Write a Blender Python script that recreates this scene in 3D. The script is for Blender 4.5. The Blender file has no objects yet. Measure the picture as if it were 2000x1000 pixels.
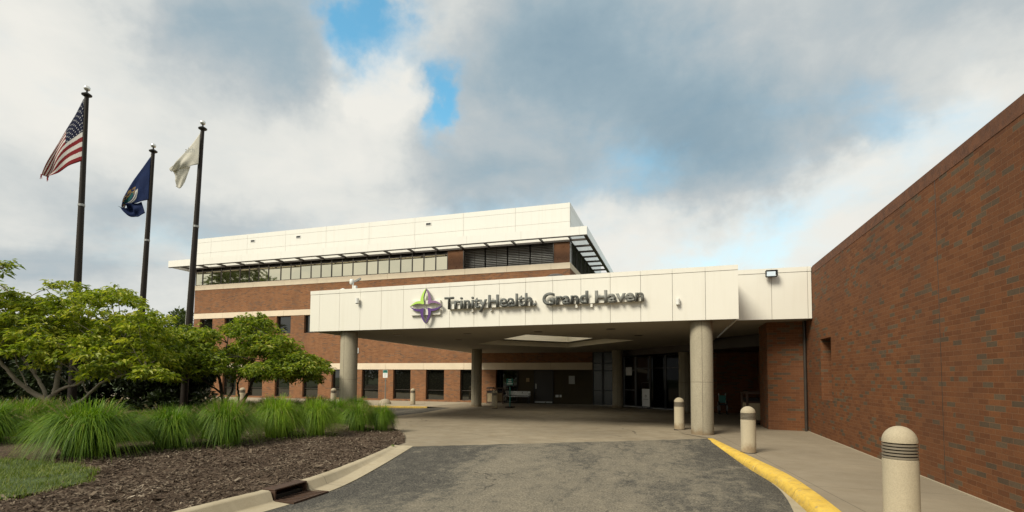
import bpy, bmesh, math, random
from mathutils import Vector, Matrix
R = math.radians
rnd = random.Random(7)
scene = bpy.context.scene
COL = scene.collection

# ------------------------------------------------------------------ camera
H = 1.57
YAW, PITCH, ROLL, FOC = R(17.6), R(2.87), -0.006, 1000.0     # focal length in units of the 2000 px frame
CY = 737 - FOC * math.tan(PITCH)
fwd = Vector((-math.sin(YAW) * math.cos(PITCH), math.cos(YAW) * math.cos(PITCH), math.sin(PITCH)))
rt0 = Vector((math.cos(YAW), math.sin(YAW), 0))
up0 = rt0.cross(fwd)
rt = rt0 * math.cos(ROLL) - up0 * math.sin(ROLL)
up = rt0 * math.sin(ROLL) + up0 * math.cos(ROLL)
flat = Vector((-math.sin(YAW), math.cos(YAW), 0))
EYE = Vector((0, 0, H))
cam_d = bpy.data.cameras.new('camera')
cam = bpy.data.objects.new('camera', cam_d)
COL.objects.link(cam)
m = Matrix((rt, up, -fwd)).transposed().to_4x4()
m.translation = EYE
cam.matrix_world = m
cam_d.sensor_width = 36
cam_d.lens = 36 * FOC / 2000
cam_d.shift_y = (CY - 500) / 2000
cam_d.clip_start, cam_d.clip_end = 0.05, 3000
scene.camera = cam


def at(px, py, d):
    """a point seen at a photo pixel, d metres away along the level view direction"""
    v = fwd * FOC + rt * (px - 1000) - up * (py - CY)
    return EYE + v * (d / v.dot(flat))


def gz(x, y):                                                # the forecourt falls a little to the back
    return -0.14 * min(1, max(0, (y - 17) / 13))


# ------------------------------------------------------------------ node helper
class NT:
    def __init__(s, tree):
        s.t = tree
        tree.nodes.clear()

    def new(s, typ, props=None, ins=None):
        n = s.t.nodes.new(typ)
        for k, v in (props or {}).items():
            setattr(n, k, v)
        for k, v in (ins or {}).items():
            if v is None:
                continue
            if isinstance(v, bpy.types.NodeSocket):
                s.t.links.new(v, n.inputs[k])
            else:
                n.inputs[k].default_value = v
        return n

    def math(s, op, a, b=None, c=None, clamp=False):
        return s.new('ShaderNodeMath', {'operation': op, 'use_clamp': clamp}, {0: a, 1: b, 2: c}).outputs[0]

    def noise(s, vec, scale, detail=4, rough=0.55, dist=0.0):
        return s.new('ShaderNodeTexNoise', None, {'Vector': vec, 'Scale': scale, 'Detail': detail, 'Roughness': rough, 'Distortion': dist})

    def ramp(s, fac, stops, interp='LINEAR'):
        n = s.new('ShaderNodeValToRGB', None, {0: fac})
        n.color_ramp.interpolation = interp
        e = n.color_ramp.elements
        while len(e) < len(stops):
            e.new(0.5)
        for i, (p, c) in enumerate(stops):
            e[i].position = p
            e[i].color = (c, c, c, 1) if isinstance(c, (int, float)) else (*c, 1)
        return n.outputs[0]

    def mix(s, fac, a, b, blend='MIX'):
        f = lambda c: (*c, 1) if isinstance(c, tuple) and len(c) == 3 else c
        return s.new('ShaderNodeMix', {'data_type': 'RGBA', 'blend_type': blend, 'clamp_factor': True}, {0: fac, 6: f(a), 7: f(b)}).outputs[2]

    def remap(s, v, a, b, c=0.0, d=1.0, interp='LINEAR'):
        return s.new('ShaderNodeMapRange', {'interpolation_type': interp}, {'Value': v, 'From Min': a, 'From Max': b, 'To Min': c, 'To Max': d}).outputs[0]

    def scalev(s, vec, sc):
        return s.new('ShaderNodeVectorMath', {'operation': 'MULTIPLY'}, {0: vec, 1: sc}).outputs[0]


def begin(name):
    mt = bpy.data.materials.new(name)
    mt.use_nodes = True
    return mt, NT(mt.node_tree)


def finish(n, color, rough=0.7, bump=None, bstr=0.3, bdist=0.01, metal=0.0, spec=0.5, extra=None):
    f = lambda c: (*c, 1) if isinstance(c, tuple) and len(c) == 3 else c
    p = n.new('ShaderNodeBsdfPrincipled', None, {'Base Color': f(color), 'Roughness': rough, 'Metallic': metal, 'Specular IOR Level': spec})
    for k, v in (extra or {}).items():
        p.inputs[k].default_value = v
    if bump is not None:
        b = n.new('ShaderNodeBump', None, {'Height': bump, 'Strength': bstr, 'Distance': bdist})
        n.t.links.new(b.outputs[0], p.inputs['Normal'])
    n.new('ShaderNodeOutputMaterial', None, {'Surface': p.outputs[0]})
    return p


def pos(n, obj=False):
    if obj:
        return n.new('ShaderNodeTexCoord').outputs['Object']
    return n.new('ShaderNodeNewGeometry').outputs['Position']


def plain(name, col, rough=0.6, var=0.12, scale=3.0, metal=0.0, bump=0.0, bscale=60, obj=False, spec=0.5, spot=0.0):
    """a worn surface: broad and fine mottling over one colour, optional grain"""
    mt, n = begin(name)
    P = pos(n, obj)
    a = n.noise(P, scale, 6, 0.6).outputs[0]
    b = n.noise(P, scale * 14, 3, 0.6).outputs[0]
    v = n.math('ADD', n.math('MULTIPLY', a, 0.7), n.math('MULTIPLY', b, 0.3))
    k = n.remap(v, 0.3, 0.7, 1 - var, 1 + var)
    rgb = n.new('ShaderNodeRGB')
    rgb.outputs[0].default_value = (*col, 1)
    comb = n.new('ShaderNodeCombineXYZ', None, {0: k, 1: k, 2: k}).outputs[0]
    c = n.scalev(rgb.outputs[0], comb)
    g = None
    if bump or spot:
        g = n.noise(P, bscale, 2, 0.7).outputs[0]
    if spot:
        c = n.mix(n.remap(g, 0.55, 0.75, 0, spot), c, tuple(x * 0.45 for x in col))
    finish(n, c, n.remap(a, 0.3, 0.7, max(0, rough - 0.08), min(1, rough + 0.08)), g if bump else None, bump, 0.006, metal, spec)
    return mt


def brick(name, reds, dark, darkfrac, mortar, w=0.305, h=0.1016):
    mt, n = begin(name)
    geo = n.new('ShaderNodeNewGeometry')
    sp = n.new('ShaderNodeSeparateXYZ', None, {0: geo.outputs['Position']})
    sn = n.new('ShaderNodeSeparateXYZ', None, {0: geo.outputs['Normal']})
    isx = n.math('GREATER_THAN', n.math('ABSOLUTE', sn.outputs[0]), 0.6)
    u = n.math('ADD', n.math('MULTIPLY', sp.outputs[1], isx), n.math('MULTIPLY', sp.outputs[0], n.math('SUBTRACT', 1.0, isx)))
    rz = n.math('DIVIDE', sp.outputs[2], h)
    row = n.math('FLOOR', rz)
    fr = n.math('FRACT', rz)
    cu = n.math('ADD', n.math('DIVIDE', u, w), n.math('FRACT', n.math('MULTIPLY', row, 0.5)))
    co = n.math('FLOOR', cu)
    fu = n.math('FRACT', cu)
    cell = n.new('ShaderNodeCombineXYZ', None, {0: co, 1: row, 2: isx}).outputs[0]
    wn = n.new('ShaderNodeTexWhiteNoise', {'noise_dimensions': '3D'}, {'Vector': cell})
    r1 = wn.outputs['Value']
    wn2 = n.new('ShaderNodeTexWhiteNoise', {'noise_dimensions': '3D'}, {'Vector': n.scalev(cell, (1.37, 2.11, 1.0))})
    # dark bricks gather in loose patches
    patch = n.noise(geo.outputs['Position'], 0.9, 3, 0.6).outputs[0]
    thr = n.remap(patch, 0.35, 0.7, darkfrac * 0.4, darkfrac * 1.7)
    isd = n.math('LESS_THAN', r1, thr)
    red = n.ramp(wn2.outputs['Value'], [(0.0, reds[0]), (0.5, reds[1]), (1.0, reds[2])])
    dk = n.mix(wn2.outputs['Value'], dark, tuple(x * 1.5 for x in dark))
    c = n.mix(isd, red, dk)
    fine = n.noise(geo.outputs['Position'], 45, 3, 0.7).outputs[0]
    c = n.mix(n.remap(fine, 0.35, 0.7, 0, 0.35), c, (0.05, 0.03, 0.022))
    # mortar
    mh, mw = 0.095, 0.034
    mm = n.math('MAXIMUM', n.math('LESS_THAN', fr, mh), n.math('LESS_THAN', fu, mw))
    c = n.mix(mm, c, mortar)
    big = n.noise(n.scalev(geo.outputs['Position'], (1, 1, 0.35)), 0.8, 5, 0.65).outputs[0]
    c = n.mix(n.remap(big, 0.42, 0.72, 0, 0.38), c, (0.06, 0.035, 0.025))
    hgt = n.math('ADD', n.math('SUBTRACT', 1.0, mm), n.math('MULTIPLY', fine, 0.4))
    finish(n, c, 0.85, hgt, 0.5, 0.008, 0, 0.25)
    return mt


def streaked(name, col, rough):
    """painted metal panel with faint vertical rain streaks and slight oil canning"""
    mt, n = begin(name)
    P = pos(n)
    st = n.noise(n.scalev(P, (5, 5, 0.22)), 1.4, 6, 0.65).outputs[0]
    bl = n.noise(P, 0.5, 4).outputs[0]
    c = n.mix(n.remap(st, 0.5, 0.8, 0, 0.22), col, tuple(x * q for x, q in zip(col, (0.72, 0.68, 0.58))))
    c = n.mix(n.remap(bl, 0.35, 0.7, 0, 0.12), c, tuple(x * 0.85 for x in col))
    finish(n, c, rough, n.noise(P, 1.1, 2).outputs[0], 0.12, 0.05)
    return mt


M = {}
M['brick'] = brick('red_brick', ((0.138, 0.049, 0.016), (0.172, 0.063, 0.021), (0.195, 0.075, 0.026)), (0.086, 0.060, 0.035), 0.19, (0.19, 0.095, 0.046), 0.235, 0.0735)
M['brick_far'] = brick('building_brick', ((0.22, 0.095, 0.042), (0.265, 0.120, 0.053), (0.295, 0.138, 0.064)), (0.14, 0.080, 0.048), 0.17, (0.29, 0.165, 0.088), 0.25, 0.078)
M['coping'] = plain('coping_brick', (0.125, 0.050, 0.022), 0.85, 0.5, 6, bump=0.4, bscale=25)
M['panel'] = streaked('cream_panel', (0.735, 0.71, 0.63), 0.42)
M['panel_edge'] = plain('panel_backing', (0.22, 0.19, 0.15), 0.8)
M['parapet'] = streaked('parapet_panel', (0.775, 0.76, 0.70), 0.22)
M['stone'] = plain('limestone_band', (0.66, 0.56, 0.42), 0.8, 0.10, 1.5, bump=0.15)
M['bronze'] = plain('bronze_metal', (0.035, 0.027, 0.02), 0.45, 0.15, 2)
M['brownpanel'] = plain('brown_metal', (0.11, 0.045, 0.016), 0.30, 0.3, 1.2, metal=0.35)
M['black'] = plain('black_metal', (0.015, 0.015, 0.014), 0.4)
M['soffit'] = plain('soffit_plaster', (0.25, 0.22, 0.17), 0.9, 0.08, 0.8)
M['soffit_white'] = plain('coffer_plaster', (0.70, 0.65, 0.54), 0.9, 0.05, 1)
M['roofing'] = plain('roof_membrane', (0.20, 0.20, 0.19), 0.95)
M['grey_metal'] = plain('galvanised_steel', (0.33, 0.33, 0.31), 0.4, 0.1, 8, metal=0.6)
M['white_plastic'] = plain('white_plastic', (0.72, 0.72, 0.68), 0.4)
M['letter'] = plain('letter_grey', (0.105, 0.11, 0.10), 0.55, 0.08, 6)
M['letter_light'] = plain('letter_warm_grey', (0.17, 0.17, 0.15), 0.5, 0.1, 6)
M['lime'] = plain('lime_face', (0.42, 0.66, 0.10), 0.5)
M['mauve'] = plain('mauve_face', (0.20, 0.10, 0.22), 0.5)
M['purple'] = plain('purple_face', (0.075, 0.022, 0.16), 0.5)
M['return'] = plain('sign_return', (0.24, 0.25, 0.23), 0.5)
M['pole'] = plain('pole_paint', (0.022, 0.017, 0.013), 0.55, 0.2, 2, spec=0.2)
M['teal'] = plain('teal_sign', (0.012, 0.16, 0.13), 0.4)
M['bark'] = plain('grey_bark', (0.26, 0.225, 0.17), 0.9, 0.35, 5, bump=0.6, bscale=30)
M['bark_dark'] = plain('dark_bark', (0.07, 0.055, 0.042), 0.9, 0.35, 5, bump=0.6, bscale=30)
M['rust'] = plain('rusty_iron', (0.052, 0.025, 0.012), 0.75, 0.45, 9, bump=0.4, bscale=50)
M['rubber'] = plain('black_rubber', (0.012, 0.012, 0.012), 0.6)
M['alu'] = plain('brushed_aluminium', (0.52, 0.53, 0.52), 0.32, 0.06, 8, metal=0.8)
M['brown_plastic'] = plain('brown_plastic', (0.075, 0.042, 0.028), 0.5, 0.12, 6, obj=True)
M['signwhite'] = plain('sign_white', (0.75, 0.76, 0.73), 0.4, 0.03)
M['tan'] = plain('tan_plaque', (0.38, 0.27, 0.13), 0.5)
M['ballfin'] = plain('spun_aluminium_ball', (0.75, 0.74, 0.70), 0.22, 0.04, 4, metal=0.8)

# exposed aggregate concrete
def concrete(name, col, speck, seam=False, dirt=0.35, obj=True, con=0.13):
    mt, n = begin(name)
    P = pos(n, obj)
    vor = n.new('ShaderNodeTexVoronoi', None, {'Vector': P, 'Scale': speck})
    wn = n.new('ShaderNodeTexWhiteNoise', {'noise_dimensions': '3D'}, {'Vector': vor.outputs['Color']})
    c = n.ramp(wn.outputs['Value'], [(0, tuple(x * (1 - con) for x in col)), (0.5, col), (1, tuple(min(0.8, x * (1 + con * .8)) for x in col))])
    st = n.noise(n.scalev(P, (1, 1, 0.25)), 3.2, 6, 0.65).outputs[0]
    c = n.mix(n.remap(st, 0.45, 0.75, 0, dirt), c, tuple(x * 0.5 for x in col))
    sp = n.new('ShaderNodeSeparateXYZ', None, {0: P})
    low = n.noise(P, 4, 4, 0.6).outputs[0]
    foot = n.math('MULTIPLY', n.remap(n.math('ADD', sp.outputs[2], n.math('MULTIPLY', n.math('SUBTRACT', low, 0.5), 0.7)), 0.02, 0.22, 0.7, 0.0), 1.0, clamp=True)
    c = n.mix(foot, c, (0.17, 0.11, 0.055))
    if seam:
        wob = n.math('MULTIPLY', n.math('SUBTRACT', n.noise(P, 3, 3).outputs[0], 0.5), 0.03)
        sx = n.math('LESS_THAN', n.math('ABSOLUTE', n.math('ADD', sp.outputs[0], wob)), 0.007)
        hz = n.math('LESS_THAN', n.math('ABSOLUTE', n.math('SUBTRACT', sp.outputs[2], n.math('ADD', 1.47, wob))), 0.006)
        c = n.mix(n.math('MULTIPLY', n.math('MAXIMUM', sx, hz), 0.75), c, (0.09, 0.07, 0.05))
    finish(n, c, 0.9, n.math('ADD', vor.outputs['Distance'], st), 0.3, 0.006, 0, 0.3)
    return mt


M['column'] = concrete('aggregate_concrete', (0.315, 0.28, 0.205), 60, True)
M['bollard'] = concrete('bollard_concrete', (0.39, 0.335, 0.235), 130, False, 0.2, con=.09)
M['bin'] = concrete('bin_aggregate', (0.40, 0.32, 0.20), 70, False, 0.2)


def paving(name, col, joints=None, stain=0.5, scale=1.0, cracks=None):
    mt, n = begin(name)
    P = pos(n)
    a = n.noise(P, 0.35 * scale, 6, 0.62, 0.6).outputs[0]
    b = n.noise(P, 2.2 * scale, 6, 0.65, 0.3).outputs[0]
    f = n.noise(P, 90, 3, 0.7).outputs[0]
    c = n.mix(n.remap(a, 0.38, 0.68, 0, stain), (*col,), tuple(x * 0.45 for x in col))
    c = n.mix(n.remap(b, 0.42, 0.72, 0, stain * 0.75), c, tuple(x * q for x, q in zip(col, (0.55, 0.48, 0.38))))
    c = n.mix(n.remap(f, 0.35, 0.65, 0, 0.3), c, tuple(min(0.8, x * 1.3) for x in col))
    g = f
    for (nx, ny, step, off, wid) in (joints or []):
        sp = n.new('ShaderNodeSeparateXYZ', None, {0: P})
        t = n.math('ADD', n.math('MULTIPLY', sp.outputs[0], nx), n.math('MULTIPLY', sp.outputs[1], ny))
        fr = n.math('FRACT', n.math('DIVIDE', n.math('SUBTRACT', t, off), step))
        j = n.math('LESS_THAN', n.math('ABSOLUTE', n.math('SUBTRACT', fr, 0.5)), wid / step)
        c = n.mix(n.math('MULTIPLY', j, 0.75), c, tuple(x * 0.3 for x in col))
    if cracks:
        w = n.noise(P, 1.5, 4, 0.6).outputs['Color']
        wv = n.new('ShaderNodeVectorMath', {'operation': 'ADD'}, {0: P, 1: n.scalev(w, (0.6, 0.6, 0.0))}).outputs[0]
        v = n.new('ShaderNodeTexVoronoi', {'feature': 'DISTANCE_TO_EDGE'}, {'Vector': wv, 'Scale': cracks})
        cm = n.math('MULTIPLY', n.math('LESS_THAN', v.outputs['Distance'], 0.0035), n.remap(n.noise(P, 0.6).outputs[0], 0.45, 0.6))
        c = n.mix(n.math('MULTIPLY', cm, 0.7), c, tuple(x * 0.25 for x in col))
    finish(n, c, n.remap(b, 0.3, 0.7, 0.75, 0.95), g, 0.25, 0.004, 0, 0.3)
    return mt


M['pad'] = paving('driveway_concrete', (0.275, 0.232, 0.165), [(0.82, -0.57, 3.3, 0.4, 0.010), (0.57, 0.82, 4.6, 1.0, 0.008)], 0.78, 1.0, 0.22)
M['walk'] = paving('sidewalk_concrete', (0.255, 0.213, 0.152), [(1, 0.12, 30, 18.0, 0.006), (0, 1, 2.4, 0.2, 0.006)], 0.45)
M['kerb'] = paving('kerb_concrete', (0.38, 0.325, 0.225), [(0, 1, 3.0, 2.3, 0.006)], 0.45, 2.0)
M['far_walk'] = paving('far_walk_concrete', (0.34, 0.29, 0.21), [(1, 0, 1.8, 0, 0.010)], 0.25)

# asphalt: worn stone showing through darker sealer
mt, n = begin('worn_asphalt')
P = pos(n)
a = n.noise(n.scalev(P, (1.0, 0.38, 1)), 0.60, 10, 0.78, 0.15).outputs[0]
b = n.noise(P, 4.5, 6, 0.75, 0.2).outputs[0]
g = n.noise(P, 38, 5, 0.8).outputs[0]
vor = n.new('ShaderNodeTexVoronoi', None, {'Vector': P, 'Scale': 48})
sx_ = n.new('ShaderNodeSeparateXYZ', None, {0: P}).outputs[0]
lane = n.remap(n.math('ABSOLUTE', n.math('ADD', sx_, 1.7)), 1.3, 3.2, -0.040, 0.065, 'SMOOTHSTEP')   # the middle of the lane is worn palest
k = n.math('ADD', n.math('ADD', n.math('MULTIPLY', a, 0.66), n.math('MULTIPLY', b, 0.34)), lane)
c = n.ramp(k, [(0.38, (0.215, 0.186, 0.136)), (0.47, (0.16, 0.141, 0.106)), (0.525, (0.074, 0.069, 0.057)), (0.59, (0.034, 0.033, 0.030))])
c = n.mix(n.remap(g, 0.46, 0.66, 0, 0.8), c, n.mix(0.5, c, (0.46, 0.41, 0.32)))
c = n.mix(n.remap(g, 0.32, 0.46, 0.75, 0), c, n.mix(0.6, c, (0.02, 0.019, 0.017)))
c = n.mix(n.remap(n.new('ShaderNodeTexWhiteNoise', None, {'Vector': vor.outputs['Color']}).outputs['Value'], 0.0, 1.0, 0.0, 0.7), c, n.mix(0.6, c, (0.02, 0.02, 0.02)))
wv = n.new('ShaderNodeVectorMath', {'operation': 'ADD'}, {0: P, 1: n.scalev(n.noise(P, 1.2, 5, 0.7).outputs['Color'], (1.1, 1.1, 0))}).outputs[0]
cr = n.new('ShaderNodeTexVoronoi', {'feature': 'DISTANCE_TO_EDGE'}, {'Vector': wv, 'Scale': 0.28})
cm = n.math('MULTIPLY', n.math('LESS_THAN', cr.outputs['Distance'], 0.0035), n.remap(n.noise(P, 0.8, 3).outputs[0], 0.48, 0.56))
c = n.mix(n.math('MULTIPLY', cm, 0.6), c, (0.02, 0.019, 0.018))
finish(n, c, 0.92, n.math('ADD', vor.outputs['Distance'], g), 0.55, 0.008, 0, 0.25)
M['asphalt'] = mt

mt, n = begin('yellow_kerb_paint')
P = pos(n)
ch = n.noise(P, 11, 6, 0.8).outputs[0]
c = n.mix(n.remap(n.noise(P, 2.5, 5, 0.65).outputs[0], 0.3, 0.7), (0.60, 0.385, 0.045), (0.70, 0.475, 0.08))
gr_ = n.noise(n.scalev(P, (1, 1, 3)), 6, 5, 0.7).outputs[0]
c = n.mix(n.remap(gr_, 0.48, 0.72, 0, 0.55), c, (0.30, 0.19, 0.045))
zz = n.new('ShaderNodeSeparateXYZ', None, {0: P}).outputs[2]
c = n.mix(n.math('MULTIPLY', n.remap(zz, -0.13, -0.03, 0.7, 0), n.remap(ch, 0.3, 0.6)), c, (0.16, 0.11, 0.05))
c = n.mix(n.remap(ch, 0.585, 0.63), c, (0.30, 0.25, 0.175))
fy = n.math('FRACT', n.math('DIVIDE', n.new('ShaderNodeSeparateXYZ', None, {0: P}).outputs[1], 2.75))
c = n.mix(n.math('MULTIPLY', n.math('LESS_THAN', fy, 0.005), 0.8), c, (0.10, 0.07, 0.03))
finish(n, c, 0.75, ch, 0.5, 0.012)
M['yellow'] = mt

mt, n = begin('bark_mulch')
P = pos(n)
a = n.noise(n.scalev(P, (1, 1.7, 1)), 16, 6, 0.75, 1.2).outputs[0]
b = n.noise(P, 1.6, 5, 0.6).outputs[0]
c = n.ramp(a, [(0.30, (0.024, 0.015, 0.010)), (0.46, (0.085, 0.056, 0.038)), (0.58, (0.165, 0.12, 0.085)), (0.72, (0.33, 0.26, 0.19))])
c = n.mix(n.remap(b, 0.42, 0.62, 0, 0.6), c, n.mix(0.6, c, (0.02, 0.012, 0.008)))
finish(n, c, 0.95, a, 1.0, 0.05, 0, 0.15)
M['mulch'] = mt

mt, n = begin('turf_ground')
P = pos(n)
c = n.ramp(n.noise(P, 1.2, 8, 0.7).outputs[0], [(0.3, (0.03, 0.05, 0.012)), (0.7, (0.075, 0.11, 0.028))])
finish(n, c, 0.95, n.noise(P, 30, 3).outputs[0], 0.6, 0.04)
M['turf'] = mt


def leafy(name, stops, trans=0.35, rough=0.5, spec=0.35):
    """every separate leaf or blade takes its own shade of the kind's colour"""
    mt, n = begin(name)
    isl = n.new('ShaderNodeNewGeometry').outputs['Random Per Island']
    big = n.noise(pos(n), 1.3, 3).outputs[0]
    v = n.math('ADD', n.math('MULTIPLY', isl, 0.7), n.math('MULTIPLY', n.remap(big, 0.3, 0.7), 0.3))
    c = n.ramp(v, stops)
    p = n.new('ShaderNodeBsdfPrincipled', None, {'Base Color': c, 'Roughness': rough, 'Specular IOR Level': spec})
    t = n.new('ShaderNodeBsdfTranslucent', None, {'Color': n.mix(1.0, c, (1.25, 1.35, 0.6, 1), 'MULTIPLY')})
    mx = n.new('ShaderNodeMixShader', None, {0: trans, 1: p.outputs[0], 2: t.outputs[0]})
    n.new('ShaderNodeOutputMaterial', None, {'Surface': mx.outputs[0]})
    return mt


M['leaf'] = leafy('yellow_green_leaves', [(0.0, (0.065, 0.105, 0.010)), (0.35, (0.17, 0.23, 0.018)), (0.72, (0.34, 0.37, 0.034)), (1.0, (0.52, 0.46, 0.09))], 0.42)
M['leaf2'] = leafy('mid_green_leaves', [(0.0, (0.055, 0.095, 0.010)), (0.4, (0.145, 0.205, 0.018)), (0.78, (0.30, 0.345, 0.034)), (1.0, (0.46, 0.34, 0.08))], 0.42)
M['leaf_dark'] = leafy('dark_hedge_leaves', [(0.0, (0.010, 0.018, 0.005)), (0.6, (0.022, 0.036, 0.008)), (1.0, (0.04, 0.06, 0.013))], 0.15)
M['leaf_far'] = leafy('far_leaves', [(0.0, (0.05, 0.07, 0.025)), (1.0, (0.10, 0.13, 0.045))], 0.3)
M['blade'] = leafy('fountain_grass_blades', [(0.0, (0.032, 0.072, 0.005)), (0.45, (0.10, 0.20, 0.010)), (0.80, (0.22, 0.33, 0.020)), (0.90, (0.26, 0.33, 0.04)), (0.95, (0.36, 0.30, 0.11))], 0.35)
M['blade_bright'] = leafy('bright_grass_blades', [(0.0, (0.05, 0.11, 0.006)), (0.4, (0.15, 0.27, 0.010)), (0.8, (0.28, 0.39, 0.025)), (1.0, (0.44, 0.41, 0.14))], 0.36)
M['plume'] = leafy('grass_plumes', [(0.0, (0.16, 0.11, 0.06)), (0.6, (0.30, 0.23, 0.12)), (1.0, (0.40, 0.34, 0.2))], 0.3)
M['lawn'] = leafy('lawn_blades', [(0.0, (0.06, 0.095, 0.012)), (0.6, (0.15, 0.20, 0.028)), (1.0, (0.30, 0.28, 0.09))], 0.3)
M['chip'] = leafy('bark_chips', [(0.0, (0.024, 0.016, 0.010)), (0.4, (0.080, 0.057, 0.040)), (0.75, (0.155, 0.120, 0.086)), (0.93, (0.26, 0.215, 0.16)), (1.0, (0.55, 0.48, 0.38))], 0.0, 0.9, 0.1)


def glass(name, tint, refl, rough=0.02, ior=1.5):
    mt, n = begin(name)
    w = n.noise(pos(n), 0.5, 2).outputs[0]
    bsdf = n.new('ShaderNodeBsdfPrincipled', None, {'Base Color': (*tint, 1), 'Roughness': rough, 'Specular IOR Level': 0.6, 'IOR': ior})
    gl = n.new('ShaderNodeBsdfGlossy', None, {'Color': (*refl[1], 1), 'Roughness': rough})
    bp = n.new('ShaderNodeBump', None, {'Height': w, 'Strength': 0.06, 'Distance': 0.1})
    for q in (bsdf, gl):
        n.t.links.new(bp.outputs[0], q.inputs['Normal'])
    mx = n.new('ShaderNodeMixShader', None, {0: refl[0], 1: bsdf.outputs[0], 2: gl.outputs[0]})
    n.new('ShaderNodeOutputMaterial', None, {'Surface': mx.outputs[0]})
    return mt


M['glass_dark'] = glass('tinted_window_glass', (0.008, 0.008, 0.006), (0.05, (0.9, 0.9, 0.8)))
M['glass_ribbon'] = glass('mirror_tinted_glass', (0.05, 0.045, 0.03), (0.80, (1.0, 0.91, 0.66)), 0.03)
M['glass_header'] = glass('bronze_spandrel_glass', (0.012, 0.010, 0.007), (0.0, (0.8, 0.75, 0.6)), 0.3, 1.2)

# ------------------------------------------------------------------ mesh helper
ORG = {}


def origin(o):
    p = Vector((0, 0, 0))
    while o is not None:
        p += ORG.get(o.name, Vector((0, 0, 0)))
        o = o.parent
    return p


class MB:
    def __init__(s):
        s.v, s.f = [], []

    def quad(s, *p):
        i = len(s.v)
        s.v += [tuple(q) for q in p]
        s.f.append(tuple(range(i, i + len(p))))
        return s

    def box(s, x0, x1, y0, y1, z0, z1):
        i = len(s.v)
        s.v += [(x, y, z) for z in (z0, z1) for y in (y0, y1) for x in (x0, x1)]
        for f in ((0, 2, 3, 1), (4, 5, 7, 6), (0, 1, 5, 4), (2, 6, 7, 3), (0, 4, 6, 2), (1, 3, 7, 5)):
            s.f.append(tuple(i + q for q in f))
        return s

    def bar(s, a, b, w, h, upv=(0, 0, 1)):
        """box beam from a to b, w wide and h high"""
        a, b = Vector(a), Vector(b)
        d = (b - a).normalized()
        sd = d.cross(Vector(upv)).normalized()
        u = sd.cross(d)
        i = len(s.v)
        for p in (a, b):
            for q, r in ((-1, -1), (1, -1), (1, 1), (-1, 1)):
                s.v.append(tuple(p + sd * q * w / 2 + u * r * h / 2))
        for f in ((0, 1, 2, 3), (7, 6, 5, 4), (0, 4, 5, 1), (1, 5, 6, 2), (2, 6, 7, 3), (3, 7, 4, 0)):
            s.f.append(tuple(i + q for q in f))
        return s

    def prism(s, poly, z0, z1):
        i, k = len(s.v), len(poly)
        s.v += [(x, y, z0) for x, y in poly] + [(x, y, z1) for x, y in poly]
        s.f.append(tuple(i + q for q in reversed(range(k))))
        s.f.append(tuple(i + k + q for q in range(k)))
        for q in range(k):
            r = (q + 1) % k
            s.f.append((i + q, i + r, i + k + r, i + k + q))
        return s

    def lathe(s, prof, n=32, c=(0, 0, 0), cap=True):
        i, k = len(s.v), len(prof)
        for r, z in prof:
            for j in range(n):
                t = 2 * math.pi * j / n
                s.v.append((c[0] + r * math.cos(t), c[1] + r * math.sin(t), c[2] + z))
        for a in range(k - 1):
            for j in range(n):
                q = (j + 1) % n
                s.f.append((i + a * n + j, i + a * n + q, i + (a + 1) * n + q, i + (a + 1) * n + j))
        if cap:
            s.f.append(tuple(i + j for j in reversed(range(n))))
            s.f.append(tuple(i + (k - 1) * n + j for j in range(n)))
        return s

    def tube(s, path, rad, n=8, cap=True):
        path = [Vector(p) for p in path]
        if not isinstance(rad, (list, tuple)):
            rad = [rad] * len(path)
        i, k = len(s.v), len(path)
        ref = Vector((0.31, 0.17, 0.93)).normalized()
        for a, p in enumerate(path):
            d = (path[min(a + 1, k - 1)] - path[max(a - 1, 0)]).normalized()
            r0 = ref if abs(d.dot(ref)) < 0.95 else Vector((1, 0, 0))
            e = d.cross(r0).normalized()
            g = d.cross(e)
            for j in range(n):
                t = 2 * math.pi * j / n
                s.v.append(tuple(p + (e * math.cos(t) + g * math.sin(t)) * rad[a]))
        for a in range(k - 1):
            for j in range(n):
                q = (j + 1) % n
                s.f.append((i + a * n + j, i + (a + 1) * n + j, i + (a + 1) * n + q, i + a * n + q))
        if cap:
            s.f.append(tuple(i + j for j in range(n)))
            s.f.append(tuple(i + (k - 1) * n + j for j in reversed(range(n))))
        return s

    def grid(s, P):
        i, a, b = len(s.v), len(P), len(P[0])
        for row in P:
            s.v += [tuple(q) for q in row]
        for r in range(a - 1):
            for c in range(b - 1):
                s.f.append((i + r * b + c, i + r * b + c + 1, i + (r + 1) * b + c + 1, i + (r + 1) * b + c))
        return s

    def build(s, name, mtl, parent=None, smooth=False, bevel=0, angle=40):
        o0 = origin(parent)
        me = bpy.data.meshes.new(name)
        me.from_pydata([(x - o0.x, y - o0.y, z - o0.z) for x, y, z in s.v], [], s.f)
        me.materials.append(M[mtl] if isinstance(mtl, str) else mtl)
        me.validate()
        if smooth:
            for p in me.polygons:
                p.use_smooth = True
        o = bpy.data.objects.new(name, me)
        COL.objects.link(o)
        if parent is not None:
            o.parent = parent
        if smooth and angle:
            bmx = bmesh.new()
            bmx.from_mesh(me)
            for e in bmx.edges:
                if len(e.link_faces) == 2 and e.calc_face_angle(0) > R(angle):
                    e.smooth = False
            bmx.to_mesh(me)
            bmx.free()
        if bevel:
            b = o.modifiers.new('edge', 'BEVEL')
            b.width, b.segments, b.limit_method = bevel, 2, 'ANGLE'
        return o


def tag(o, label=None, cat=None, group=None, kind=None):
    for k, v in (('label', label), ('category', cat), ('group', group), ('kind', kind)):
        if v:
            o[k] = v
    return o


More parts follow.
